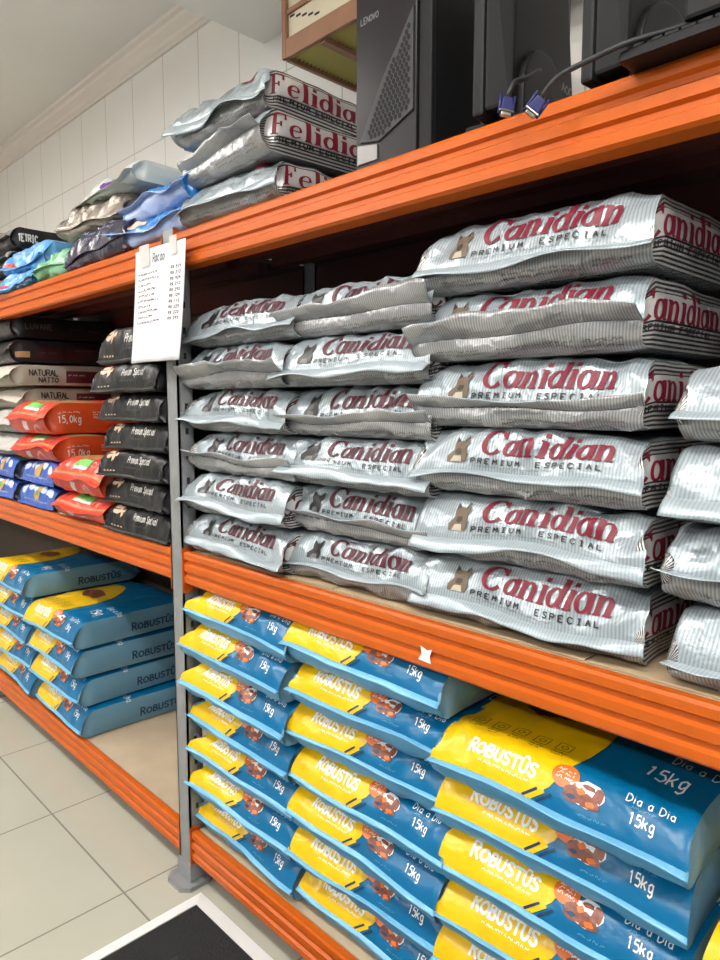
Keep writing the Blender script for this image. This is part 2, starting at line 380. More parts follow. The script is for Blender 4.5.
# ------------------------------------------------------------------ the bag: a filled sack lying flat with its sealed end towards the aisle
def bag(name, W, H, L, mats, deco, loc, rz=0.0, seed=0, fin=-50, flen=0.03, zs=0.4, Ys=0.07, Ls=0.11, m=0.6, wr=0.0025, lump=0.004,
        dome=0.16, finw=1.03, bulge=0.006, sq=(0.0, 0.0), tiltx=0.0, gus=True, wav=1.0, flapcut=None, sag=0.0):
    """mats: [front print, back print, flank, artwork ...]; fin: angle of the sealed edge (down is negative)"""
    rg = np.random.RandomState(seed)
    nt, ns, nb = 64, 8, 20
    a = np.concatenate([np.linspace(-1, 1, nt, endpoint=False), np.ones(ns), np.linspace(1, -1, nb, endpoint=False), -np.ones(ns)])
    b = np.concatenate([np.ones(nt), np.linspace(1, -1, ns, endpoint=False), -np.ones(nb), np.linspace(-1, 1, ns, endpoint=False)])
    wv = np.concatenate([np.linspace(0, W, nt, endpoint=False), W + np.linspace(0, H, ns, endpoint=False), W + H + np.linspace(0, W, nb, endpoint=False), 2 * W + H + np.linspace(0, H, ns, endpoint=False)])
    M = len(a); zs = zs * H
    Lb = 0.06
    V = np.concatenate([np.linspace(0, Ls, 20), np.linspace(Ls, L - Lb, 18)[1:], np.linspace(L - Lb, L, 5)[1:]]); n = len(V)
    s = np.clip(V / Ls, 0, 1); tau = s * math.pi / 2
    yt = Ys * ((1 - m) * s + m * (1 - np.cos(tau))) + np.clip(V - Ls, 0, None)
    ft = (1 - m) * s + m * np.sin(tau)
    s2 = np.clip(s * 1.5, 0, 1); fb = 0.3 * s2 + 0.7 * np.sin(s2 * math.pi / 2)
    yb = Ys * ((1 - 0.5) * s + 0.5 * (1 - np.cos(tau))) - bulge * np.sin(np.pi * s2) + np.clip(V - Ls, 0, None)
    e = np.clip((V - (L - Lb)) / Lb, 0, 1); fe = 1 - e ** 2 * 0.985
    ph = rg.uniform(0, 6.28, 40); am = rg.uniform(0.4, 1, 40)
    u = a * W / 2
    # seam wanders
    dz = wav * (0.006 * np.sin(u * 9 + ph[0]) + 0.004 * np.sin(u * 19 + ph[1])); dy = wav * (0.005 * np.sin(u * 8 + ph[2]) + 0.003 * np.sin(u * 23 + ph[3])) + 0.012 * wav * (1 - np.abs(a) ** 2) * 0.5
    A, B = a[None, :], b[None, :]
    T = (B + 1) / 2
    zseam = zs + dz[None, :]
    hz = 0.0008
    ztop = zseam + hz + (H - zseam) * ft[:, None] * (1 - dome * np.abs(A) ** 5) * 1.0
    ztop = zs + (ztop - zs) * fe[:, None]
    zbot = zseam - hz - zseam * fb[:, None] * (1 - 0.10 * np.abs(A) ** 8)
    zbot = zs + (zbot - zs) * fe[:, None]
    Z = zbot + (ztop - zbot) * T
    ytt = yt[:, None] + dy[None, :] * (1 - ft[:, None]); ybb = yb[:, None] + dy[None, :] * (1 - fb[:, None])
    Y = ybb + (ytt - ybb) * T
    wid = np.interp(V, [0, Ls * 0.6, Ls * 1.3, L], [finw, 1.0, 0.985, 0.985])
    X = A * (W / 2) * wid[:, None]
    X = X + np.sign(A) * (np.abs(A) > 0.999) * (1 - B ** 2) * (0.009 * ft[:, None] - 0.022 * np.exp(-((V[:, None] - Ls * 0.45) / (Ls * 0.4)) ** 2))
    sqf = np.clip((V - Ls * 0.25) / (Ls * 0.4), 0, 1)[:, None]
    X = X + np.where(A < 0, -A, 0) * sq[0] * sqf - np.where(A > 0, A, 0) * sq[1] * sqf
    # soft lumps of the filling and creases of the film
    VV = np.broadcast_to(V[:, None], X.shape); UU = X
    lum = sum(am[i] * np.sin(UU * rg.uniform(8, 26) + VV * rg.uniform(-22, 22) + ph[i]) for i in range(4, 9)) / 2.5
    cr = np.zeros_like(X)
    for i in range(9, 20):
        k = rg.uniform(30, 95); sl = rg.uniform(-30, 30)
        c0 = rg.uniform(-W / 2, W / 2); wdt = rg.uniform(0.05, 0.14)
        cr += am[i] * (1 - 2 * np.abs(np.sin(UU * k / 2 + VV * sl + ph[i]))) * np.exp(-((UU - c0) / wdt) ** 2) * (np.exp(-VV / 0.16) * 0.9 + 0.35)
    top = np.clip(B + 0.2, 0, 1); fr = ft[:, None]
    disp = (lump * lum * (0.35 + 0.65 * top) + wr * cr) * np.clip(s * 2.2, 0.12, 1)[:, None] * fe[:, None]
    disp = np.where(B < -0.9, np.where(s[:, None] < 0.75, disp, 0), disp)
    G = np.stack([X, Y, Z], -1)
    def normals(G):
        du = np.roll(G, -1, 1) - np.roll(G, 1, 1); dv = np.gradient(G, axis=0)
        N = np.cross(du, dv); N /= (np.linalg.norm(N, axis=-1, keepdims=True) + 1e-12); return N
    N = normals(G)
    G = G + N * disp[..., None]
    G[..., 2] = np.maximum(G[..., 2], 0.0006)
    if sag: G[..., 2] -= sag * np.sin(np.pi * np.clip((A + 1) / 2, 0, 1)) * 0 
    N = normals(G)
    mw = Matrix.Translation(loc) @ Matrix.Rotation(rz, 4, 'Z') @ Matrix.Rotation(tiltx, 4, 'Y')
    verts = G.reshape(-1, 3); Nf = N.reshape(-1, 3)
    reg = np.concatenate([np.zeros(nt), np.full(ns, 2), np.ones(nb), np.full(ns, 2)]).astype(int)
    isR = np.concatenate([np.zeros(nt), np.ones(ns), np.zeros(nb), np.zeros(ns)]).astype(bool)
    body_f, body_m, gus_f = [], [], []
    for i in range(n - 1):
        for j in range(M):
            f = (i * M + j, i * M + (j + 1) % M, (i + 1) * M + (j + 1) % M, (i + 1) * M + j)
            if gus and isR[j]: gus_f.append(f)
            else: body_f.append(f); body_m.append(int(reg[j]))
    body_f.append(tuple((n - 1) * M + j for j in range(M))); body_m.append(1)
    uvv = np.stack([np.tile(wv, n), np.repeat(V, M)], 1)
    per = 2 * W + 2 * H
    def evald(q, layer, regs=None):
        wq = q[:, 0] % per
        fi = np.interp(q[:, 1], V, np.arange(n)); fj = np.interp(wq, np.append(wv, per), np.arange(M + 1))
        i0 = np.minimum(fi.astype(int), n - 2); j0 = np.minimum(fj.astype(int), M - 1); ti = (fi - i0)[:, None]; tj = (fj - j0)[:, None]; j1 = (j0 + 1) % M
        f = lambda Q: (Q[i0, j0] * (1 - ti) * (1 - tj) + Q[i0, j1] * (1 - ti) * tj + Q[i0 + 1, j0] * ti * (1 - tj) + Q[i0 + 1, j1] * ti * tj)
        return f(G) + f(N) * (0.0014 + 0.00045 * layer)
    def make(nm, faces, fm, decs, parent, matset):
        used = sorted({k for f in faces for k in f}); mp = {k: t for t, k in enumerate(used)}
        vs = [verts[used]]; uv = [uvv[used]]; fs = [tuple(mp[k] for k in f) for f in faces]; ms = list(fm); off = len(used)
        for q, f, mi, layer in decs:
            vs.append(evald(q, layer)); uv.append(q); fs += [tuple(k + off for k in t) for t in f]; ms += [mi] * len(f); off += len(q)
        me = bpy.data.meshes.new(nm); me.from_pydata(np.vstack(vs).tolist(), [], fs)
        for mm in matset: me.materials.append(mm)
        me.polygons.foreach_set('material_index', ms); me.polygons.foreach_set('use_smooth', [True] * len(fs))
        ul = me.uv_layers.new(name='UVMap'); UVs = np.vstack(uv)
        li = np.empty(len(me.loops), int); me.loops.foreach_get('vertex_index', li)
        ul.data.foreach_set('uv', UVs[li].astype(np.float32).ravel())
        o = bpy.data.objects.new(nm, me); C.objects.link(o)
        if parent: o.parent = parent
        return o
    items = deco.items if deco else []
    side = [it for it in items if W - 1e-6 < it[0][:, 0].mean() < W + H]
    rest = [it for it in items if not (W - 1e-6 < it[0][:, 0].mean() < W + H)]
    if not gus: rest = items
    o = make(name, body_f, body_m, rest, None, mats)
    o.matrix_world = mw
    if gus: make('side_gusset', gus_f, [2] * len(gus_f), side, o, mats)
    # the sealed edge
    if flen > 0:
        nu, nv = 60, 5; q = np.linspace(-1, 1, nu + 1); uu = q * W / 2
        sx = np.interp(q, a[:nt + 1], G[0, :nt + 1, 0]); sy = np.interp(q, a[:nt + 1], G[0, :nt + 1, 1]); sz = np.interp(q, a[:nt + 1], G[0, :nt + 1, 2])
        al = R(fin) + wav * (R(20) * np.sin(uu * rg.uniform(7, 14) + ph[21]) + R(14) * np.sin(uu * rg.uniform(20, 34) + ph[22]))
        ln = flen * (1 + 0.12 * wav * np.sin(uu * rg.uniform(8, 16) + ph[23]) + 0.05 * np.sin(uu * 60 + ph[24]))
        top_, bot_ = [], []
        for k in range(nv + 1):
            t = k / nv; aa = al * (0.35 + 0.65 * t)
            if k == 0: px, py, pz = sx, sy + 0.001, sz
            else:
                py = py - np.cos(aa) * ln / nv; pz = pz + np.sin(aa) * ln / nv; px = sx * (1 + 0.012 * t)
            pz = np.maximum(pz, 0.002)
            off = np.stack([np.zeros(nu + 1), np.sin(aa), np.cos(aa)], 1) * 0.0009
            P = np.stack([px, py, pz], 1); top_.append(P + off); bot_.append(P - off)
        vs = np.vstack(top_ + bot_); S = (nv + 1) * (nu + 1); fs, ms = [], []
        I = lambda k, j, lo=0: lo * S + k * (nu + 1) + j
        for k in range(nv):
            for j in range(nu):
                fs.append((I(k, j), I(k + 1, j), I(k + 1, j + 1), I(k, j + 1))); ms.append(0)
                fs.append((I(k, j, 1), I(k, j + 1, 1), I(k + 1, j + 1, 1), I(k + 1, j, 1))); ms.append(1)
        for j in range(nu): fs.append((I(nv, j), I(nv, j, 1), I(nv, j + 1, 1), I(nv, j + 1))); ms.append(0)
        for k in range(nv):
            fs.append((I(k, 0), I(k, 0, 1), I(k + 1, 0, 1), I(k + 1, 0))); ms.append(0)
            fs.append((I(k, nu), I(k + 1, nu), I(k + 1, nu, 1), I(k, nu, 1))); ms.append(0)
        me = bpy.data.meshes.new('sealed_edge'); me.from_pydata(vs.tolist(), [], fs)
        fm = flapcut or [mats[0], mats[1]]
        me.materials.append(fm[0]); me.materials.append(fm[1]); me.polygons.foreach_set('material_index', ms); me.polygons.foreach_set('use_smooth', [True] * len(fs))
        ul = me.uv_layers.new(name='UVMap'); li = np.empty(len(me.loops), int); me.loops.foreach_get('vertex_index', li)
        UVs = np.stack([np.tile(uu + W / 2, 2 * (nv + 1)), np.tile(np.repeat(-np.arange(nv + 1) / nv * flen, nu + 1), 2)], 1)
        ul.data.foreach_set('uv', UVs[li].astype(np.float32).ravel())
        fo = bpy.data.objects.new('sealed_edge', me); C.objects.link(fo); fo.parent = o
    return o

ORD = {7: ['topmost', 'second from top', 'third from top', 'fourth from top', 'fifth from top', 'second from bottom', 'bottom one'],
       6: ['topmost', 'second from top', 'third from top', 'fourth from top', 'second from bottom', 'bottom one'],
       5: ['topmost', 'second from top', 'middle one', 'second from bottom', 'bottom one'],
       4: ['topmost', 'second from top', 'second from bottom', 'bottom one'], 3: ['topmost', 'middle one', 'bottom one'], 2: ['upper', 'lower']}

# ------------------------------------------------------------------ silver bags, middle shelf of the right bay
F_top = mat('silver front film', (170, 181, 187), 0.27, metal=0.28, bump=0.3, bscale=20, stripe=(0.0062, (146, 157, 163), 0.45, 0))
F_back = mat('silver back film', (168, 169, 170), 0.25, metal=0.35, bump=0.32, bscale=24, stripe=(0.0055, (138, 139, 140), 0.5, 0))
F_side = mat('silver striped flank film', (196, 196, 194), 0.28, metal=0.4, bump=0.25, bscale=24, stripe=(0.0085, (58, 56, 58), 0.5, 0))
F_edge = mat('silver sealed edge film', (168, 180, 187), 0.3, metal=0.2, bump=0.15, bscale=30, stripe=(0.0062, (152, 164, 171), 0.4, 0))
I_red = mat('crimson ink', (116, 8, 38), 0.5); I_mar = mat('maroon ink', (78, 14, 32), 0.5); I_blk = mat('black ink', (34, 30, 32), 0.4)
I_grey = mat('grey ink', (96, 94, 94), 0.4); I_tan = mat('dog tan ink', (100, 84, 66), 0.5); I_brn = mat('dog brown ink', (54, 42, 34), 0.5); I_cream = mat('cream ink', (178, 168, 150), 0.5)
I_white = mat('white ink', (238, 240, 240), 0.35); I_silver = mat('silver panel ink', (206, 205, 204), 0.3, metal=0.3)
CW, CH = 0.47, 0.116
def dog(d, x, y, s, ink, dark, cream, layer=2):
    """alert shepherd's head and chest with two pointed ears"""
    q = lambda pts: [(x + a * s, y + b * s) for a, b in pts]
    patch(d, q([(0.05, 0), (0.75, 0), (0.8, 0.3), (0.7, 0.55), (0.8, 0.8), (0.72, 1.15), (0.58, 0.9), (0.38, 0.9), (0.2, 1.12), (0.16, 0.75), (0.22, 0.5), (0.02, 0.25)]), ink, layer, 0.006)
    patch(d, q([(0.66, 0.82), (0.72, 1.15), (0.58, 0.9)]), dark, layer + 1, 0.006); patch(d, q([(0.2, 0.82), (0.2, 1.12), (0.38, 0.9)]), dark, layer + 1, 0.006)
    patch(d, q([(0.3, 0.34), (0.44, 0.28), (0.56, 0.36), (0.54, 0.52), (0.34, 0.52)]), dark, layer + 1, 0.006)
    patch(d, q([(0.2, 0.0), (0.62, 0.0), (0.56, 0.24), (0.3, 0.22)]), cream, layer + 1, 0.006)
def silver_art(head, red, inks):
    d = Deco()
    write(d, 'Canidian', 'serif', 0.150, 0.038, 0.066, 3, length=0.268, gap=0.0, shear=0.22)
    dog(d, 0.078, 0.018, 0.058, *inks)
    write(d, 'PREMIUM  ESPECIAL', 'thin', 0.135, 0.017, 0.0110, 4, length=0.262, weight=0.19, gap=0.5)
    scribble(d, 0.14, 0.009, 0.17, 0.004, 5, 3, weight=0.0010)
    # small print on the back panel
    for k, (x0, ln) in enumerate(((0.05, 0.10), (0.19, 0.15), (0.36, 0.07))):
        for r in range(2): scribble(d, x0, 0.040 + 0.014 * r, ln, 0.006, 4, 11 + k * 3 + r, 1, 'back', (CW, CH), 0.0014)
    for x in (0.17, 0.345): d.poly(*( (lambda vf: (np.stack([2 * CW + CH - vf[0][:, 0], vf[0][:, 1]], 1), vf[1]))((np.array(ribbon([(x, 0.02, 0.0016), (x, 0.075, 0.0016)], False, 0.008)[0]), ribbon([(x, 0.02, 0.0016), (x, 0.075, 0.0016)], False, 0.008)[1]))), 5, 1)
    # flank: silver panel, big word, stripes
    patch(d, [(CW + 0.026, 0.05), (CW + 0.074, 0.05), (CW + 0.074, 0.44), (CW + 0.026, 0.44)], 9, 0, 0.012)
    write(d, 'Canidian', 'serif', 0.074, 0.052, 0.060, 3, length=0.34, gap=0.0, frame='side', WH=(CW, CH), shear=0.15)
    write(d, 'PREMIUM ESPECIAL', 'thin', 0.093, 0.06, 0.012, 4, length=0.30, frame='side', WH=(CW, CH), weight=0.2, gap=0.3)
    return d
ART_SILVER_A = silver_art('a', None, (4, 4, 5)); ART_SILVER_B = silver_art('b', None, (6, 7, 8))
MS_A = [F_top, F_back, F_side, I_mar, I_blk, I_grey, I_tan, I_brn, I_cream, I_silver]
MS_B = [F_top, F_back, F_side, I_red, I_blk, I_grey, I_tan, I_brn, I_cream, I_silver]
Z1 = 1.066
def silver(ci, x, y, z, i, n, fin, fl, where, art, ms, zs=0.34, rz=0.0, Ys=0.05, sq=(0, 0), H=CH, L=0.50, W=CW):
    colr = 'maroon' if ms is MS_A else 'crimson'
    nm = {6: ORD[6], 5: ORD[5], 4: ORD[4]}[n][n - 1 - i]
    how = 'sealed edge folded up' if fin > 10 else 'sealed edge hanging down'
    o = bag('dog_food_bag', W, H, L, ms, art, (x, y, z), rz, 100 + ci * 10 + i, fin, fl, zs, Ys, 0.125, wr=0.0042, lump=0.0045, sq=sq, flapcut=[F_edge, F_back])
    tag(o, f'silver bag with {colr} lettering, {nm}, {where}', 'bag of dog food', 'silver dog food bags on the middle shelf')
    return o
rnd = random.Random(4)
# (fin angle, fin length) from the bottom up
cols = [
    (0.272, 0.018, [(-62, .026), (-60, .028), (66, .030), (-62, .028), (66, .046), (-55, .026)], 'silver stack beside the grey post', ART_SILVER_A, MS_A, 0.1185),
    (0.70, 0.04, [(-20, .016), (62, .030), (-66, .028), (62, .030), (-62, .028), (72, .046)], 'second silver stack from the grey post', ART_SILVER_A, MS_A, 0.1185),
    (1.145, 0.032, [(-66, .026), (-66, .030), (-50, .020), (58, .026), (66, .046), (-50, .022)], 'third silver stack from the grey post', ART_SILVER_B, MS_B, 0.1290),
    (1.665, 0.03, [(-20, .02), (40, .03), (-62, .040), (-50, .022)], 'silver stack cut by the right edge', ART_SILVER_B, MS_B, 0.1245),
]
for ci, (cx, cy, fins, where, art, ms, pitch) in enumerate(cols):
    n = len(fins)
    for i, (fa, fl) in enumerate(fins):
        silver(ci, cx + rnd.uniform(-0.012, 0.012), cy + rnd.uniform(-0.012, 0.012), Z1 + 0.004 + pitch * i, i, n, fa, fl, where, art, ms,
               zs=0.34 if fa < 10 else 0.32, rz=R(rnd.uniform(-1.6, 1.6)), sq=(0.02, 0) if ci == 0 else (0, 0), H=pitch - 0.002)
for k, (x0, x1) in enumerate(((0.06, 0.66), (0.665, 1.30), (1.305, 1.9))):
    o = MB().box(x0, x1, 0.03, 0.55, Z1, Z1 + 0.003).build('cardboard_sheet', M_card)
    tag(o, ['tan cardboard sheet under the silver stack beside the grey post', 'tan cardboard sheet in the middle, under the second and third silver stacks', 'tan cardboard sheet under the silver stack at the right edge'][k], 'cardboard', 'cardboard sheets under the silver bags')

# ------------------------------------------------------------------ blue and yellow bags, lower shelf
B_top = mat('blue film', (0, 98, 144), 0.3, bump=0.16, bscale=16, spec=0.4, var=0.04)
B_back = mat('light blue film', (88, 150, 188), 0.36, bump=0.16, bscale=16, spec=0.5)
B_side = mat('light blue flank film', (100, 142, 164), 0.4, bump=0.16, bscale=16)
I_yel = mat('yellow ink', (230, 184, 8), 0.3, bump=0.16, bscale=16); I_orng = mat('orange ink', (226, 110, 40), 0.35); I_meat = mat('meat ink', (128, 70, 52), 0.4, var=0.4, vscale=90)
I_navy = mat('navy ink', (14, 50, 86), 0.4); I_ylw2 = mat('pale yellow ink', (250, 232, 150), 0.4); I_dy = mat('olive ink', (84, 72, 10), 0.5)
RW, RH = 0.49, 0.11
def blue_art():
    d = Deco(); F = 0.001
    yel = [(0.0, F), (0.215, F), (0.252, 0.040), (0.272, 0.085), (0.285, 0.15), (0.29, 0.20), (0.285, 0.26), (0.262, 0.32), (0.21, 0.40), (0.15, 0.45), (0.0, 0.47)]
    patch(d, yel, 3, 0, 0.0065)
    for k in range(3):   # slanted accents under the yellow panel
        x = 0.205 + k * 0.014; v, f = ribbon([(x, 0.003, 0.005), (x + 0.026, 0.028, 0.005)], False, 0.006); d.poly(v, f, 6 if k != 1 else 3, 2)
    patch(d, blob(0.272, 0.074, 0.025, 0.025, 20), 4, 1, 0.008)
    for r in range(3): scribble(d, 0.256, 0.065 + 0.009 * r, 0.031, 0.005, 7, 40 + r, 2, weight=0.0014)
    # bowl of food and puppy photo
    patch(d, blob(0.316, 0.054, 0.031, 0.025, 18, 5, 0.12), 7, 1, 0.007); patch(d, blob(0.298, 0.046, 0.022, 0.016, 14, 2, 0.2), 5, 2, 0.006)
    patch(d, blob(0.322, 0.042, 0.020, 0.015, 14, 7, 0.25), 5, 2, 0.006); patch(d, blob(0.336, 0.060, 0.010, 0.014, 12, 3, 0.2), 5, 2, 0.005); patch(d, blob(0.306, 0.056, 0.008, 0.007, 12, 9, 0.2), 4, 3, 0.005)
    patch(d, blob(0.292, 0.040, 0.008, 0.005, 10, 19, 0.3), 6, 3, 0.005); patch(d, blob(0.326, 0.038, 0.009, 0.005, 10, 29, 0.3), 4, 3, 0.005); patch(d, blob(0.318, 0.068, 0.012, 0.006, 10, 39, 0.3), 5, 3, 0.005)
    # word in a bubbly hand, with its line
    write(d, 'ROBUST^S', 'fat', 0.072, 0.046, 0.034, 7, 2, length=0.150, weight=0.2, gap=0.0, tilt=-0.02)
    scribble(d, 0.105, 0.030, 0.105, 0.0045, 7, 21, weight=0.0016)
    write(d, 'Dia a Dia', 'thin', 0.380, 0.074, 0.018, 7, 1, length=0.080, weight=0.13, gap=0.1)
    scribble(d, 0.388, 0.064, 0.045, 0.005, 8, 22, 1, weight=0.0013); scribble(d, 0.31, 0.014, 0.05, 0.004, 8, 23, 1, weight=0.0013)
    write(d, '15kg', 'thin', 0.392, 0.036, 0.021, 7, 1, length=0.042, weight=0.16, gap=0.1)
    write(d, 'Dia a Dia', 'thin', 0.40, 0.235, 0.026, 7, 1, length=0.10, weight=0.12, gap=0.1); 
    write(d, '15kg', 'thin', 0.375, 0.165, 0.040, 7, 1, length=0.075, weight=0.13, gap=0.1)
    for k in range(5):   # row of small line icons on the yellow
        cx = 0.045 + k * 0.047; cy = 0.150
        v, f = ribbon([(cx - .014, cy - .014, .002), (cx + .014, cy - .014, .002), (cx + .014, cy + .014, .002), (cx - .014, cy + .014, .002), (cx - .014, cy - .014, .002)], False, 0.008); d.poly(v, f, 9, 1)
        ring(d, cx, cy, 0.006, 0.002, 9, 1); scribble(d, cx - 0.016, cy - 0.025, 0.030, 0.005, 9, 60 + k, 1, weight=0.0016); scribble(d, cx - 0.012, cy - 0.034, 0.022, 0.005, 9, 70 + k, 1, weight=0.0016)
    patch(d, blob(0.13, 0.30, 0.07, 0.045, 18, 11, 0.15), 5, 1, 0.012)
    # dark band over the back of the top face, flank word
    write(d, 'ROBUST^S', 'fat', 0.086, 0.29, 0.036, 6, 1, length=0.21, frame='side', WH=(RW, RH), weight=0.17, gap=0.0)
    return d
ART_BLUE = blue_art()
MS_R = [B_top, B_back, B_side, I_yel, I_orng, I_meat, I_navy, I_white, B_back, I_dy]
B_edge = mat('pale blue sealed edge film', (108, 172, 208), 0.34, bump=0.12, bscale=20)
def blue(x, y, z, seed, lab, fin=-35, fl=0.022, zs=0.30, rz=0.0, sq=(0, 0), H=RH, L=0.56, Ys=0.055, Ls=0.10, m=0.62):
    o = bag('dog_food_bag', RW, H, L, MS_R, ART_BLUE, (x, y, z), rz, seed, fin, fl, zs, Ys, Ls, m, wr=0.0026, lump=0.004, dome=0.12, sq=sq, flapcut=[B_edge, B_back], wav=0.5, finw=1.02)
    tag(o, lab, 'bag of dog food', 'blue and yellow dog food bags'); return o
ZR = LEV[0][1]
bcols = [(0.272, -0.005, 7, 0.1115, 'stack beside the grey post', (0.045, 0)), (0.762, 0.008, 7, 0.113, 'second stack from the grey post', (0, 0)),
         (1.236, 0.004, 6, 0.113, 'nearest stack with icons on top', (0, 0)), (1.762, 0.012, 5, 0.106, 'stack cut by the lower right corner', (0, 0))]
for ci, (cx, cy, n, pitch, where, sq) in enumerate(bcols):
    for i in range(n):
        dx = rnd.uniform(-0.014, 0.014)
        blue(cx + dx, cy + rnd.uniform(-0.012, 0.012) + (0.035 if i == 0 else 0.012 if i == 1 else 0), ZR + 0.001 + i * pitch, 300 + ci * 20 + i, f'blue bag with yellow panel, {ORD[n][n - 1 - i]}, {where}', fin=rnd.uniform(-50, -10), fl=rnd.uniform(0.010, 0.016),
             rz=R(rnd.uniform(-1.5, 1.5)), sq=sq, H=pitch - 0.002, zs=rnd.uniform(0.40, 0.47))
ZL = LEV[0][0]
for ci, (cx, n, pitch, where, dxs) in enumerate([(-1.04, 4, 0.118, 'left bay stack with its flank showing', [0.0, -0.02, -0.035, -0.03]), (-1.585, 5, 0.116, 'stack at the left edge', [0, -.01, -.01, 0.0, 0.01])]):
    for i in range(n):
        blue(cx + dxs[i], 0.005 - 0.006 * i, ZL + 0.001 + i * pitch, 400 + ci * 20 + i, f'blue bag with yellow panel, {ORD[n][n - 1 - i]}, {where}', fin=-30, fl=0.012, rz=R((-2, 1.5, -1, 2, 0)[i]), H=pitch - 0.002, L=0.6, Ys=0.06)

# ------------------------------------------------------------------ left bay, middle shelf
ZM = LEV[1][0] + 0.001
K_top = mat('black film', (26, 27, 28), 0.38, bump=0.2, bscale=18, spec=0.3); K_back = mat('black back film', (26, 26, 28), 0.35, bump=0.2, bscale=18)
K_edge = mat('green edged film', (30, 74, 54), 0.4)
I_wh2 = mat('soft white ink', (206, 204, 198), 0.4); I_pink = mat('beige ink', (200, 168, 142), 0.45)
KW, KH = 0.43, 0.092
d = Deco()
for k, (bx, by, rx, ry) in enumerate(((0.075, 0.085, 0.016, 0.014), (0.10, 0.082, 0.013, 0.016), (0.072, 0.06, 0.018, 0.012), (0.105, 0.056, 0.014, 0.016), (0.125, 0.07, 0.010, 0.010))):
    patch(d, blob(bx, by, rx, ry, 10, k, 0.35), 3, 1, 0.007)
write(d, 'Premium Special', 'thin', 0.20, 0.038, 0.025, 4, 1, length=0.15, weight=0.17, gap=0.1, shear=0.15)
scribble(d, 0.195, 0.020, 0.10, 0.005, 5, 3, 1, weight=0.0012)
for k in range(4): v, f = ribbon([(0.05 + k * .022, 0.009, 0.004), (0.062 + k * .022, 0.009, 0.004)], False, 0.006); d.poly(v, f, 3, 1)
MS_K = [K_top, K_back, K_back, I_pink, I_wh2, I_grey]
for i in range(7):
    o = bag('dog_food_bag', KW, 0.0925 if i < 6 else 0.12, 0.52, MS_K, d, (-0.287 + (0.01, -0.012, 0.0, 0.012, -0.01, -0.02, -0.03)[i], 0.0 + (0, .005, -.01, .005, 0, -.012, 0.01)[i], ZM + 0.0945 * i), R((1, -1.5, 1, 0, -1, 1.5, -2)[i]), 500 + i,
            -60, 0.012, 0.16, 0.03, 0.105, 0.85, wr=0.0022, lump=0.003, dome=0.25, flapcut=[K_top, K_edge], wav=0.5, finw=1.0)
    tag(o, f'black bag with beige emblem, {ORD[7][6 - i]}, stack left of the grey post', 'bag of dog food', 'black dog food bags beside the post')

O_top = mat('red orange film', (206, 66, 44), 0.32, bump=0.2, bscale=18, spec=0.5); O_back = mat('orange red back film', (196, 56, 36), 0.35, bump=0.2, bscale=18)
O_side = mat('deep orange flank film', (188, 68, 28), 0.33, bump=0.2, bscale=12); I_green = mat('green ink', (110, 186, 96), 0.4); I_kraft = mat('kraft ink', (168, 128, 84), 0.5)
OW, OH = 0.43, 0.13
def orange_art():
    d = Deco()
    patch(d, [(0.0, 0.115), (OW, 0.115), (OW, 0.26), (0.0, 0.26)], 5, 0, 0.012)
    patch(d, [(0.0, 0.015), (OW, 0.015), (OW, 0.026), (0.0, 0.026)], 5, 0, 0.01)
    patch(d, [(0.13, 0.06), (0.27, 0.06), (0.27, 0.105), (0.13, 0.105)], 4, 1, 0.008); patch(d, [(0.13, 0.045), (0.27, 0.045), (0.27, 0.062), (0.13, 0.062)], 3, 2, 0.008)
    for r in range(2): scribble(d, 0.29, 0.06 + 0.018 * r, 0.10, 0.009, 3, 5 + r, 1, weight=0.0022)
    write(d, '15,0kg', 'thin', 0.088, 0.10, 0.032, 3, 1, length=0.095, frame='side', WH=(OW, OH), weight=0.17, gap=0.15)
    scribble(d, 0.045, 0.10, 0.09, 0.008, 3, 8, 1, 'side', (OW, OH), 0.002)
    ring(d, 0.055, 0.265, 0.036, 0.004, 3, 1, 'side', (OW, OH)); ring(d, 0.055, 0.265, 0.029, 0.002, 3, 1, 'side', (OW, OH))
    for r in range(3): scribble(d, 0.045 + 0.012 * r, 0.245, 0.04, 0.007, 3, 18 + r, 1, 'side', (OW, OH), 0.0018)
    # white label block on the underside's front
    patch(d, [(OW * 2 + OH - 0.20, 0.012), (OW * 2 + OH - 0.15, 0.012), (OW * 2 + OH - 0.15, 0.05), (OW * 2 + OH - 0.20, 0.05)], 3, 1, 0.008)
    return d
ART_O = orange_art(); MS_O = [O_top, O_back, O_side, I_wh2, I_green, I_kraft]
def orange(x, y, z, seed, lab, H, **k):
    o = bag('pet_food_bag', OW, H, 0.54, MS_O, ART_O, (x, y, z), k.pop('rz', 0.0), seed, k.pop('fin', -25), 0.02, k.pop('zs', 0.5), 0.075, 0.12, 0.5, wr=0.003, lump=0.004, dome=0.15, **k)
    tag(o, lab, 'bag of pet food', 'orange pet food bags in the left bay')
orange(-0.71, -0.01, ZM, 521, 'lower red orange bag on the shelf beside the black stack', 0.098)
orange(-0.715, -0.015, ZM + 0.1, 522, 'red orange bag with green label resting on another, beside the black stack', 0.135, zs=0.42)
orange(-1.20, 0.01, ZM + 0.198, 523, 'orange bag lying directly on the blue bags, white weight on its flank', 0.112, rz=R(2))
orange(-1.23, 0.0, ZM + 0.312, 524, 'orange bag with green label, on top of another above the blue bags', 0.138, rz=R(-1))

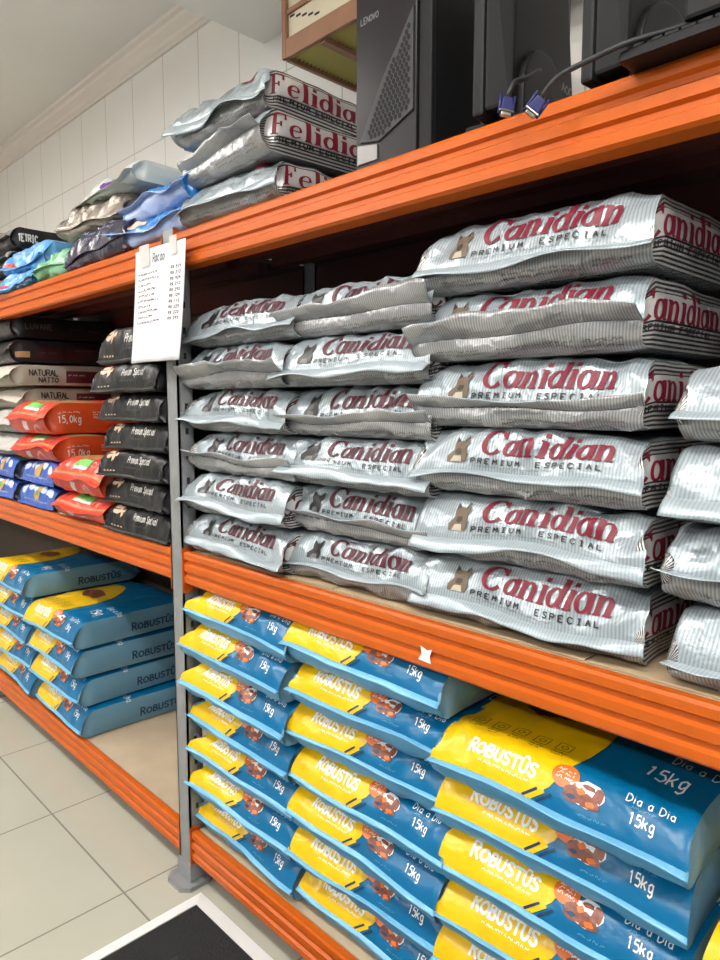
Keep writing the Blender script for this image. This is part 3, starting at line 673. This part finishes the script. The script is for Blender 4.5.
U_top = mat('royal blue film', (44, 84, 170), 0.3, bump=0.2, bscale=18); U_side = mat('navy flank film', (22, 30, 62), 0.35, bump=0.2, bscale=18)
I_gold = mat('gold ink', (190, 150, 80), 0.45); I_pale = mat('pale blue ink', (196, 206, 236), 0.4)
UW, UH = 0.385, 0.096
def royal_art(alt):
    d = Deco()
    for k in range(5):
        cx = 0.05 + k * 0.068
        patch(d, blob(cx, 0.056 + (k % 2) * 0.014, 0.031, 0.020, 9, k + alt, 0.3), 3, 1, 0.008)
    patch(d, blob(0.20, 0.040, 0.032, 0.024, 12, 4, 0.2), 4, 2, 0.008); patch(d, blob(0.215, 0.066, 0.02, 0.018, 10, 6, 0.2), 4, 2, 0.008)
    if alt: patch(d, blob(0.19, 0.045, 0.016, 0.014, 10, 9, 0.2), 5, 3, 0.008)
    scribble(d, 0.06, 0.012, 0.25, 0.006, 3, 3 + alt, 1, weight=0.0016)
    return d
ARTS_U = [royal_art(1), royal_art(0)]
I_grn2 = mat('leaf green ink', (84, 150, 92), 0.4)
for c, (x, nm) in enumerate(((-1.195, 'below the orange bags'), (-1.66, 'at the left edge'))):
    for i in range(2):
        dd = ARTS_U[i]
        if c == 1 and i == 1:
            dd = royal_art(0); patch(dd, [(0, 0.105), (UW, 0.105), (UW, 0.22), (0, 0.22)], 6, 0, 0.012)
        o = bag('pet_food_bag', UW, 0.096, 0.52, [U_top, U_top, U_side, I_pale, I_gold, I_grn2, I_grn2], dd, (x, 0.012 + 0.01 * i, ZM + 0.098 * i), R((1, -1)[i]), 540 + c * 2 + i, -70, 0.01, 0.14, 0.035, 0.105, 0.85, wr=0.002, lump=0.003, wav=0.4, finw=1.0)
        tag(o, f'royal blue bag with golden dog, {ORD[2][1 - i]} of two, {nm}', 'bag of pet food', 'royal blue pet food bags')

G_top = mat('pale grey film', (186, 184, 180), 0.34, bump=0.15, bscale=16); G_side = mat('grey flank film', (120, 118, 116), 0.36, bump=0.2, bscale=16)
for i in range(2):
    o = bag('pet_food_bag', 0.42, 0.105, 0.54, [G_top, G_side, G_side], None, (-1.66, 0.02, ZM + 0.2 + i * 0.108), R(2 - 3 * i), 560 + i, -40, 0.025, 0.4, 0.07, 0.11, wr=0.002)
    tag(o, f'plain grey bag, {ORD[2][1 - i]} of two, left of the orange bags', 'bag of pet food', 'plain grey pet food bags')
W_top = mat('off white film', (196, 188, 174), 0.42, bump=0.12, bscale=14, var=0.04); W_side = mat('greige flank film', (160, 152, 140), 0.42, bump=0.14, bscale=14)
I_wine = mat('wine ink', (84, 34, 38), 0.45)
NW, NH = 0.42, 0.10
d = Deco()
write(d, 'NATURAL', 'thin', 0.052, 0.13, 0.030, 3, 1, length=0.125, frame='side', WH=(NW, NH), weight=0.2, gap=0.1)
write(d, 'NATTO', 'thin', 0.085, 0.17, 0.024, 3, 1, length=0.085, frame='side', WH=(NW, NH), weight=0.2, gap=0.1)
patch(d, [(NW + 0.025, 0.29), (NW + 0.085, 0.29), (NW + 0.085, 0.46), (NW + 0.025, 0.46)], 4, 0, 0.01); scribble(d, 0.05, 0.30, 0.08, 0.008, 5, 3, 1, 'side', (NW, NH), 0.002)
for i in range(2):
    o = bag('pet_food_bag', NW, 0.098, 0.56, [W_top, W_side, W_side, I_blk, I_wine, I_wh2], d, (-1.665 + 0.03 * i, 0.01 + (0.05, 0)[i], ZM + 0.42 + i * 0.1), R((1, -2)[i]), 570 + i, -30, 0.03, 0.5, 0.07, 0.11, wr=0.002)
    tag(o, f'off white bag with black lettering on its flank, {ORD[2][1 - i]} of two', 'bag of pet food', 'off white pet food bags')
D_film = mat('charcoal film', (34, 30, 34), 0.35, bump=0.15, bscale=14); D_wine = mat('dark wine flank film', (62, 28, 30), 0.4, bump=0.15, bscale=14)
d1 = Deco(); write(d1, 'LUVARE', 'thin', 0.062, 0.12, 0.026, 3, 1, length=0.12, frame='side', WH=(NW, NH), weight=0.22, gap=0.2)
scribble(d1, 0.055, 0.32, 0.05, 0.010, 3, 4, 1, 'side', (NW, NH), 0.0024); scribble(d1, 0.06, 0.41, 0.05, 0.010, 3, 5, 1, 'side', (NW, NH), 0.0024)
d2 = Deco(); patch(d2, [(NW + 0.03, 0.30), (NW + 0.085, 0.30), (NW + 0.085, 0.5), (NW + 0.03, 0.5)], 4, 0, 0.01); patch(d2, [(NW + 0.055, 0.07), (NW + 0.085, 0.07), (NW + 0.085, 0.14), (NW + 0.055, 0.14)], 5, 1, 0.01)
patch(d2, [(NW + 0.03, 0.16), (NW + 0.085, 0.16), (NW + 0.085, 0.28), (NW + 0.03, 0.28)], 4, 0, 0.01); scribble(d2, 0.065, 0.18, 0.08, 0.012, 3, 9, 1, 'side', (NW, NH), 0.002); scribble(d2, 0.045, 0.34, 0.12, 0.010, 3, 10, 1, 'side', (NW, NH), 0.002)
for i, dd in enumerate((d2, d1)):
    o = bag('pet_food_bag', NW, 0.106, 0.57, [D_film, D_film, D_film, I_grey, D_wine, I_kraft], dd, (-1.655, 0.02, ZM + 0.622 + i * 0.108), R((-1, 1)[i]), 580 + i, -10, 0.02, 0.5, 0.06, 0.11, wr=0.002, m=0.8)
    tag(o, ('black bag with wine red panels, just above the off white bags', 'charcoal bag with grey lettering, highest under the left top shelf')[i], 'bag of pet food', 'dark pet food bags on the left stack')

# ------------------------------------------------------------------ top shelf bags
ZT, ZTL = LEV[2][1] + 0.001, LEV[2][0] + 0.001
fd = Deco(); FW, FH = 0.40, 0.10
scribble(fd, 0.05, 0.035, 0.30, 0.010, 5, 3, 1, weight=0.0024); scribble(fd, 0.10, 0.075, 0.16, 0.022, 4, 5, 1, weight=0.004)
patch(fd, [(0.29, 0.07), (0.34, 0.07), (0.34, 0.12), (0.29, 0.12)], 3, 1, 0.01)
for k, (x0, ln) in enumerate(((0.04, 0.10), (0.17, 0.12), (0.31, 0.06))):
    for r in range(2): scribble(fd, x0, 0.040 + 0.014 * r, ln, 0.006, 4, 31 + k * 3 + r, 1, 'back', (FW, FH), 0.0014)
patch(fd, [(FW + 0.012, 0.07), (FW + 0.066, 0.07), (FW + 0.066, 0.46), (FW + 0.012, 0.46)], 9, 0, 0.011)
write(fd, 'Felidian', 'serif', 0.064, 0.092, 0.054, 3, length=0.36, gap=0.03, shear=0.06, frame='side', WH=(FW, FH))
write(fd, 'PREMIUM ESPECIAL', 'thin', 0.083, 0.11, 0.011, 4, length=0.28, frame='side', WH=(FW, FH), weight=0.24, gap=0.3)
FS = [(0.285, 0.0, 0.0, -55, .03, 3), (0.275, -0.01, 0.110, 50, .035, -3), (0.245, 0.0, 0.222, -62, .036, 1)]
for i, (x, y, dz, fa, fl, rz) in enumerate(FS):
    o = bag('cat_food_bag', FW, 0.109, 0.52, MS_B, fd, (x, y, ZT + dz), R(rz), 600 + i, fa, fl, 0.45, 0.05, 0.13, wr=0.004, lump=0.006, flapcut=[F_edge, F_back], wav=1.3, finw=1.05)
    tag(o, f'silver bag with red lettering on its flank, {ORD[3][2 - i]}, against the computer tower', 'bag of cat food', 'silver cat food bags on the top shelf')
P_top = mat('bright blue film', (44, 128, 200), 0.2, bump=0.2, bscale=14, spec=0.7); P_back = mat('periwinkle film', (150, 168, 208), 0.3, bump=0.25, bscale=14)
P_peach = mat('peach ink', (222, 190, 170), 0.4)
pd = Deco(); patch(pd, blob(0.10, 0.06, 0.07, 0.035, 12, 2, 0.2), 3, 0, 0.009); scribble(pd, 0.08, 0.10, 0.2, 0.014, 4, 3, 1, weight=0.003)
for i, (x, y, dz) in enumerate(((-0.12, -0.01, 0.0), (-0.115, 0.01, 0.082))):
    o = bag('pet_food_bag', 0.44, 0.082, 0.5, [P_top, P_back, P_top, P_peach, I_white], pd, (x, y, ZT + dz), R((2, -4)[i]), 620 + i, -15, 0.022, 0.58, 0.045, 0.11, wr=0.005, lump=0.006, wav=1.3, flapcut=[P_back, P_back])
    tag(o, f'periwinkle blue bag, {ORD[2][1 - i]} of two, beside the silver cat food', 'bag of pet food', 'periwinkle bags on the top shelf')
V_film = mat('navy film', (38, 38, 66), 0.2, bump=0.3, bscale=22, spec=0.7)
vd = Deco(); scribble(vd, 0.10, 0.08, 0.30, 0.018, 3, 5, 1, weight=0.003); scribble(vd, 0.10, 0.05, 0.30, 0.012, 3, 6, 1, weight=0.002)
o = bag('pet_food_bag', 0.52, 0.125, 0.42, [V_film, V_film, V_film, I_pale], vd, (-0.50, -0.01, ZTL), R(-2), 630, -50, 0.012, 0.3, 0.05, 0.11, wr=0.006, lump=0.008, wav=1.2)
tag(o, 'dark navy bag with crinkled shiny film, in front of the tan bag', 'bag of pet food')
T_film = mat('taupe foil', (140, 130, 120), 0.28, metal=0.35, bump=0.35, bscale=26)
o = bag('pet_food_bag', 0.44, 0.125, 0.40, [T_film, T_film, T_film], None, (-0.62, 0.035, ZTL + 0.128), R(6), 631, -40, 0.012, 0.3, 0.06, 0.12, wr=0.006, lump=0.01, wav=1.2, dome=0.4)
tag(o, 'rumpled taupe foil bag lying on the navy bag', 'bag of pet food')
Q_film = mat('pale mint film', (206, 214, 212), 0.3, bump=0.3, bscale=18); I_pur = mat('purple ink', (106, 44, 138), 0.35)
qd = Deco(); patch(qd, blob(0.24, 0.05, 0.10, 0.04, 10, 3, 0.25), 3, 0, 0.009)
o = bag('pet_food_bag', 0.46, 0.075, 0.36, [Q_film, Q_film, Q_film, I_pur], qd, (-0.53, 0.06, ZTL + 0.238), R(-4), 632, -30, 0.025, 0.25, 0.06, 0.12, wr=0.006, lump=0.010, wav=1.3, flapcut=[T_film, Q_film])
tag(o, 'pale mint bag with a purple patch, highest of the crumpled bags', 'bag of pet food')
E_film = mat('leaf green film', (118, 176, 136), 0.3, bump=0.3, bscale=18)
o = bag('pet_food_bag', 0.28, 0.11, 0.36, [E_film, E_film, E_film, I_white], None, (-0.905, 0.01, ZTL), R(4), 633, -40, 0.015, 0.4, 0.05, 0.11, wr=0.006, lump=0.008, wav=1.2, dome=0.4)
tag(o, 'green bag squeezed between the navy bag and the sky blue bag', 'bag of pet food')
S_film = mat('sky blue film', (88, 150, 204), 0.24, bump=0.3, bscale=14); I_redd = mat('signal red ink', (200, 50, 40), 0.4)
sd = Deco(); patch(sd, [(0.01, 0.0015), (0.12, 0.0015), (0.10, 0.012), (0.01, 0.02)], 3, 0, 0.008); scribble(sd, 0.1, 0.05, 0.16, 0.016, 4, 3, 1, weight=0.003)
for i in range(2):
    o = bag('pet_food_bag', 0.38, (0.07, 0.115)[i], 0.46, [S_film, S_film, S_film, I_redd, I_pale], sd, (-1.25 + 0.02 * i, (-0.015, 0.02)[i], ZTL + 0.072 * i), R((3, 5)[i]), 634 + i, (-40, -30)[i], 0.02, 0.3, 0.05, 0.1, wr=0.006, lump=0.008, wav=1.2, dome=0.3)
    tag(o, ('sky blue bag with a red stripe, flat on the top shelf', 'sky blue crumpled bag lying on another beside the green bag')[i], 'bag of pet food', 'sky blue bags on the top shelf')
L_end = mat('grey mottled film', (120, 118, 116), 0.3, bump=0.3, bscale=20, var=0.3, vscale=20)
ld = Deco(); LWd, LHt = 0.42, 0.10
write(ld, 'TETRIC', 'thin', 0.068, 0.085, 0.032, 3, 1, length=0.085, frame='side', WH=(LWd, LHt), weight=0.3, gap=0.1)
ring(ld, 0.05, 0.235, 0.04, 0.006, 4, 1, 'side', (LWd, LHt)); scribble(ld, 0.045, 0.213, 0.045, 0.008, 4, 3, 1, 'side', (LWd, LHt), 0.002); scribble(ld, 0.062, 0.213, 0.045, 0.008, 4, 4, 1, 'side', (LWd, LHt), 0.002)
for i in range(3):
    o = bag('pet_food_bag', LWd, LHt, 0.54, [L_end, K_back, K_top, I_wh2, I_grey], ld, (-1.66 + 0.02 * i, 0.03, ZTL + 0.101 * i), R((2, -1, 1)[i]), 640 + i, 0, 0.02, 0.5, 0.05, 0.1, wr=0.003, lump=0.004)
    tag(o, f'black bag with a round emblem on its flank, {ORD[3][2 - i]} of three', 'bag of pet food', 'black bags at the left end of the top shelf')

# ------------------------------------------------------------------ computers on the top shelf
PL = mat('black plastic', (20, 20, 22), 0.5, spec=0.2); PG = mat('glossy dark panel', (36, 33, 35), 0.3, spec=0.2); PM = mat('charcoal plastic', (30, 30, 32), 0.55, spec=0.18)
PS = mat('brushed grey trim', (120, 118, 118), 0.3, metal=0.7); PH = mat('mesh hole', (8, 8, 9), 0.8); LG = mat('grey lettering', (104, 104, 108), 0.4); PB = mat('satin dark grey plastic', (30, 31, 33), 0.5, spec=0.2)
t = tag(empty('computer_tower', (0.855, 0.2, ZT)), 'black desktop computer tower with a slanted mesh grille on its front', 'computer')
def loc(pts): return [(x - 0.855, y - 0.2, z - ZT) for x, y, z in pts]
m = MB().box(-0.098, 0.098, -0.165, 0.26, 0.0, 0.42)
m.build('case', PL, t, bevel=0.006)
fx0, fx1, fy = -0.1, 0.066, -0.182
m = MB().prism([(fx0, 0.0), (fx1, 0.0), (fx1, 0.42), (fx0, 0.42)], 'y', fy, -0.164)
fp = m.build('front_panel', PG, t, bevel=0.003)
m = MB().prism([(0.068, 0.0), (0.1, 0.0), (0.1, 0.42), (0.068, 0.42)], 'y', fy + 0.004, -0.164); m.build('side_trim', PM, t, bevel=0.004)
gx0, gx1 = -0.086, 0.060
tri = [(gx0, 0.055), (gx0 + 0.055, 0.046), (gx1, 0.082), (gx1, 0.27), (gx1 - 0.04, 0.215), (gx1 - 0.085, 0.16)]
m = MB().prism([(a, b) for a, b in tri], 'y', fy - 0.004, fy + 0.001)
g = m.build('grille', mat('grille plastic', (62, 61, 63), 0.5, spec=0.25), t, bevel=0.0015)
m = MB()
def inside(x, z, poly):
    c = False; j = len(poly) - 1
    for i in range(len(poly)):
        if (poly[i][1] > z) != (poly[j][1] > z) and x < (poly[j][0] - poly[i][0]) * (z - poly[i][1]) / (poly[j][1] - poly[i][1]) + poly[i][0]: c = not c
        j = i
    return c
for r in range(24):
    for k in range(14):
        x = gx0 + 0.006 + k * 0.0112 + (r % 2) * 0.0056; z = 0.05 + r * 0.0098
        h = [(x + 0.0045 * math.cos(q * math.pi / 3 + 0.5), z + 0.0058 * math.sin(q * math.pi / 3 + 0.5)) for q in range(6)]
        if all(inside(a * 1.0 + (0.003 if a > x else -0.003), b + (0.003 if b > z else -0.003), tri) for a, b in h): m.prism(h, 'y', fy - 0.0046, fy - 0.003)
m.build('mesh_opening', PH, g)['kind'] = 'stuff'
MB().prism([(gx0 - 0.008, 0.012), (gx0 + 0.05, 0.012), (gx0 + 0.05, 0.042), (gx0 - 0.008, 0.052)], 'y', fy - 0.003, fy + 0.001).build('lower_trim', PS, t, bevel=0.001)
def mark(text, font, size, length, mapf, name, m_, parent, weight=0.14, layer=0):
    gl, L = glyphs(text, font, weight, 0.1); b = MB(); s = length / L
    for v, f in gl: b.add([mapf(x * s, y * size) for x, y in v], f)
    return b.build(name, m_, parent)
mark('LENOVO', 'thin', 0.012, 0.05, lambda x, y: (-0.085 + x, fy - 0.0008, 0.285 + y), 'logo', LG, t, 0.2)

def monitor(x, y, z, rz, lab, w, h, words):
    """flat screen seen from behind its shell: it faces along local -x, back shell towards +x"""
    r = tag(empty('computer_monitor', (x, y, z), rz), lab, 'monitor', 'computer monitors on the top shelf')
    def P(pts): return [(a, b) for a, b in pts]
    MB().box(-0.022, 0.0, 0, w, 0.0, h).build('bezel', PB, r, bevel=0.005)
    MB().box(-0.0235, -0.0222, 0.016, w - 0.016, 0.022, h - 0.016).build('screen', PG, r)
    b = MB(); s0 = [(0.004, 0.006), (w - 0.004, 0.006), (w - 0.004, h - 0.004), (0.004, h - 0.004)]; s1 = [(0.03, 0.018), (w - 0.06, 0.018), (w - 0.11, h - 0.05), (0.04, h - 0.03)]
    vs = [(0.0, a, c) for a, c in s0] + [(0.04, a, c) for a, c in s1]
    b.add(vs, [(0, 1, 5, 4), (1, 2, 6, 5), (2, 3, 7, 6), (3, 0, 4, 7), (4, 5, 6, 7), (3, 2, 1, 0)])
    b.build('back_shell', PM, r, bevel=0.006)
    # arched cover of the stand's neck
    ar = [(0.05, 0.004)] + [(0.05 + 0.085 - 0.085 * math.cos(k * math.pi / 12), 0.05 + 0.085 * math.sin(k * math.pi / 12)) for k in range(13)] + [(0.22, 0.004)]
    MB().prism([(0.038 + 0 * a, 0) for a, c in ar][:0] or ar, 'x', 0.03, 0.052).build('neck_cover', PL, r, bevel=0.004)
    MB().box(-0.06, 0.07, 0.04, 0.18, -0.016, 0.004).build('stand_base', PL, r, bevel=0.005)
    if words: mark(words, 'thin', 0.016, 0.05, lambda p, q: (0.0408, w - 0.128 + p, 0.105 + q), 'logo', LG, r, 0.18)
    return r
monitor(1.09, 0.0, ZT + 0.018, R(6), 'black monitor standing sideways next to the computer tower', 0.36, 0.34, 'AOC')
monitor(1.285, 0.015, ZT + 0.018, R(-6), 'black monitor standing behind the thin black cable and keyboard', 0.36, 0.36, None)
k = tag(empty('keyboard', (1.50, 0.0, ZT)), 'flat black keyboard lying on the beam below the monitor', 'keyboard')
MB().prism([(-0.045, 0.0), (0.11, 0.0), (0.11, 0.028), (0.09, 0.034), (-0.04, 0.016)], 'x', -0.145, 0.28).build('case', PL, k, bevel=0.003)
m = MB()
kk = MB()
for r_ in range(5):
    for c_ in range(18):
        y0 = -0.03 + r_ * 0.022; x0 = -0.13 + c_ * 0.022
        zt = 0.018 + (y0 + 0.04) * 0.135
        MB().box(x0, x0 + 0.019, y0, y0 + 0.019, zt, zt + 0.005).build('key', PB, k, bevel=0.0015)
p = tag(empty('power_adapter', (1.56, 0.0, ZT + 0.036)), 'black box resting on the keyboard at the upper right', 'adapter')
MB().box(-0.13, 0.14, -0.01, 0.10, 0.004, 0.045).build('case', PL, p, bevel=0.006)
MB().box(-0.12, 0.13, 0.0, 0.09, 0.0, 0.004).build('rubber_foot', PH, p)
VB = mat('blue plug plastic', (30, 36, 98), 0.4); VM = mat('plug metal', (170, 168, 160), 0.3, metal=0.9); CB = mat('cable rubber', (36, 36, 40), 0.5)
def plug(parent, base, d, up):
    base, d, up = Vector(base), Vector(d).normalized(), Vector(up); up = (up - d * up.dot(d)).normalized(); s = d.cross(up)
    def bx(a0, a1, hw, hh, nm, m_, tp=1.0):
        vs = []
        for a, q in ((a0, tp), (a1, 1.0)):
            for u, v in ((-1, -1), (1, -1), (1, 1), (-1, 1)): vs.append(base + d * a + s * (u * hw * q) + up * (v * hh * q))
        MB().add(vs, [(0, 1, 2, 3), (7, 6, 5, 4), (0, 4, 5, 1), (1, 5, 6, 2), (2, 6, 7, 3), (3, 7, 4, 0)]).build(nm, m_, parent, bevel=0.0015)
    bx(0, 0.021, 0.0105, 0.006, 'plug_body', VB, 0.7); bx(0.021, 0.024, 0.0125, 0.0068, 'plug_collar', VM); bx(0.024, 0.030, 0.0085, 0.0045, 'plug_shield', VM)
    for sg in (-1, 1):
        c = base + s * sg * 0.0115
        MB().tube([c - d * 0.004, c + d * 0.027], 0.0022, 8).build('screw', VB, parent, smooth=True)
v1 = tag(empty('video_cable', (0, 0, 0)), 'black cable with a blue plug drooping over the beam from the keyboard', 'cable')
def sp(pts, n=40):
    return [tuple(q) for q in smooth([tuple(x) for x in pts], 0.01)]
MB().tube(sp([(1.47, 0.03, ZT + 0.055), (1.42, -0.01, ZT + 0.035), (1.37, -0.045, ZT + 0.022), (1.32, -0.05, ZT + 0.016), (1.27, -0.05, ZT + 0.010), (1.247, -0.05, ZT - 0.002), (1.237, -0.05, ZT - 0.014)]), 0.0042).build('cord', CB, v1, smooth=True)
plug(v1, (1.237, -0.05, ZT - 0.014), (-0.55, -0.2, -0.7), (0.6, -0.7, 0))
v2 = tag(empty('video_cable', (0, 0, 0)), 'blue video plug hanging over the beam below the monitor', 'cable')
MB().tube(sp([(1.17, 0.05, ZT + 0.08), (1.175, 0.0, ZT + 0.05), (1.172, -0.03, ZT + 0.035), (1.168, -0.04, ZT + 0.010)]), 0.0042).build('cord', CB, v2, smooth=True)
plug(v2, (1.168, -0.04, ZT + 0.010), (-0.05, -0.15, -1.0), (0.8, -0.6, 0))

# ------------------------------------------------------------------ wrapped crate high on the wall
CR = mat('brown crate wood', (150, 108, 82), 0.6, var=0.12, vscale=12); CP = mat('cream paper', (214, 204, 178), 0.6, var=0.05, vscale=10); CY = mat('pale yellow ribbed sheet', (206, 192, 112), 0.5)
c = tag(empty('wrapped_crate', (0.105, 0.36, 2.54)), 'brown framed crate with cream front high behind the computer tower', 'crate')
LN = 0.95
MB().box(0.0, LN, 0.0, 0.29, 0.02, 0.56).build('box', CP, c)
m = MB().box(-0.004, LN, -0.012, 0.0, 0.0, 0.055); m.build('frame_rail', CR, c, bevel=0.003)
MB().box(-0.004, 0.008, 0.0, 0.29, -0.004, 0.055).build('frame_rail', CR, c)
MB().box(-0.004, LN, -0.008, 0.0, 0.125, 0.14).build('frame_rail', CR, c, bevel=0.003)
MB().box(-0.012, 0.008, -0.014, 0.0, 0.0, 0.56).build('frame_post', CR, c, bevel=0.003)
m = MB()
for q in range(18): m.prism([(0.004 + q * 0.016, 0.02), (0.012 + q * 0.016, 0.006), (0.020 + q * 0.016, 0.02)], 'x', 0.01, LN - 0.01)
m.build('ribbed_underside', CY, c)['kind'] = 'stuff'
for q in (0.16, 0.5, 0.84): MB().box(q - 0.012, q + 0.012, 0.0, 0.29, -0.006, 0.010).build('cross_bar', CR, c)
m = MB()
for (x0, z0) in ((0.015, 0.115), (0.18, 0.19), (0.12, 0.40), (0.34, 0.44)):
    for q in range(5): m.box(x0 + q * 0.028, x0 + q * 0.028 + 0.02, -0.0012, -0.0002, z0 - q * 0.009, z0 - q * 0.009 + 0.006)
m.build('printing', I_blk, c)

# ------------------------------------------------------------------ price list, doormat
PAP = mat('white paper', (232, 232, 236), 0.7); INKP = mat('pen ink', (60, 60, 70), 0.6); TAPE = mat('clear tape', (236, 234, 230), 0.15, alpha=0.55)
pr = tag(empty('price_list', (0.0, -0.02, 1.95), R(2)), 'white sheet of handwritten prices taped to the grey post', 'paper')
PWD, PHT = 0.27, 0.325
n1, n2 = 14, 18; vs = []
def psurf(u, v): return (-PWD / 2 + u * PWD - v * 0.028 , -0.008 - 0.010 * math.sin(u * 3.0) * (0.3 + v) - 0.012 * v * v, -v * PHT)
for sgn in (0, 1):
    for j in range(n2 + 1):
        for i in range(n1 + 1):
            a = psurf(i / n1, j / n2); vs.append((a[0], a[1] + sgn * 0.0005, a[2]))
S = (n1 + 1) * (n2 + 1); fs = []
for j in range(n2):
    for i in range(n1):
        q = j * (n1 + 1) + i; fs.append((q, q + 1, q + n1 + 2, q + n1 + 1)); fs.append((S + q, S + q + n1 + 1, S + q + n1 + 2, S + q + 1))
bord = [i for i in range(n1 + 1)] + [j * (n1 + 1) + n1 for j in range(1, n2 + 1)] + [n2 * (n1 + 1) + i for i in range(n1 - 1, -1, -1)] + [j * (n1 + 1) for j in range(n2 - 1, 0, -1)]
for a, b in zip(bord, bord[1:] + bord[:1]): fs.append((a, b, S + b, S + a))
sheet = MB().add(vs, fs)
class Ink(Deco): pass
ik = Ink()
write(ik, 'Reyal', 'thin', 0.115, -0.035, 0.022, 0, 1, length=0.05, weight=0.12, shear=0.1) if False else None
rr = random.Random(5)
write(ik, 'Racao', 'thin', 0.105, -0.042, 0.024, 0, 1, length=0.066, weight=0.15, shear=0.1)
for r_ in range(10):
    y = -0.072 - 0.0155 * r_
    scribble(ik, 0.022 + 0.0008 * r_, y, rr.uniform(0.07, 0.14), 0.006, 0, 80 + r_, 1, weight=0.0022)
    write(ik, 'R$ ' + str(rr.randint(100, 299)) + ',0' if False else 'R$ ' + ''.join(rr.choice('1259') for _ in range(3)), 'thin', 0.205, y, 0.0075, 0, 1, length=0.048, weight=0.24, gap=0.2)
for q, f, mi, layer in ik.items:
    sheet.add([(lambda P_: (P_[0], P_[1] - 0.0006, P_[2]))(psurf(x / PWD, -y / PHT)) for x, y in q], f, 1)
sheet.build('sheet', [PAP, INKP], pr, smooth=True)
for x0, x1, z0, z1 in ((-0.10, -0.045, -0.05, 0.012), (0.065, 0.10, -0.035, 0.015)):
    MB().box(x0, x1, -0.016, -0.0152, z0, z1).build('tape', TAPE, pr)
DM = mat('black mat pile', (24, 24, 27), 0.85, bump=0.3, bscale=160, var=0.2, vscale=60); DF = mat('white metal edging', (226, 226, 226), 0.35)
dm = tag(empty('doormat', (0.085, 0.0, 0.0)), 'black doormat with white edging on the tiled floor before the rack', 'mat')
ML, MD, e_ = 1.7, -1.3, 0.042
MB().box(e_ - 0.004, ML - e_, MD + e_, -e_ + 0.004, 0.0, 0.008).build('mat_pile', DM, dm)
for nm, prf in (('x0', 0), ):
    # mitred edging strips
    def strip(p0, p1, q0, q1):
        vs = [(*p0, 0), (*p1, 0), (*q1, 0), (*q0, 0), (*p0, 0.004), (*p1, 0.004), (*q1, 0.011), (*q0, 0.011)]
        MB().add(vs, [(0, 3, 2, 1), (4, 5, 6, 7), (0, 1, 5, 4), (1, 2, 6, 5), (2, 3, 7, 6), (3, 0, 4, 7)]).build('edging', DF, dm)
    strip((0, 0), (ML, 0), (e_, -e_), (ML - e_, -e_)); strip((0, MD), (0, 0), (e_, MD + e_), (e_, -e_))
    strip((ML, MD), (0, MD), (ML - e_, MD + e_), (e_, MD + e_)); strip((ML, 0), (ML, MD), (ML - e_, -e_), (ML - e_, MD + e_))

sk = MB(); sk.add([(0, 0, 0), (0.034, 0, -0.002), (0.030, 0, 0.012), (0.036, 0, 0.028), (0.022, 0, 0.024), (0.006, 0, 0.030), (0.009, 0, 0.014)], [(0, 1, 2, 3, 4, 5, 6)])
sk.add([(a, 0.0006, b) for a, y, b in sk.v], [(6, 5, 4, 3, 2, 1, 0)]); sk.f += [(k, (k + 1) % 7, 7 + (k + 1) % 7, 7 + k) for k in range(7)]; sk.m += [0] * 7
tag(sk.build('torn_sticker', PAP, loc=(0.955, -0.0012, 0.985)), 'torn white sticker on the orange beam above the second blue stack', 'sticker')
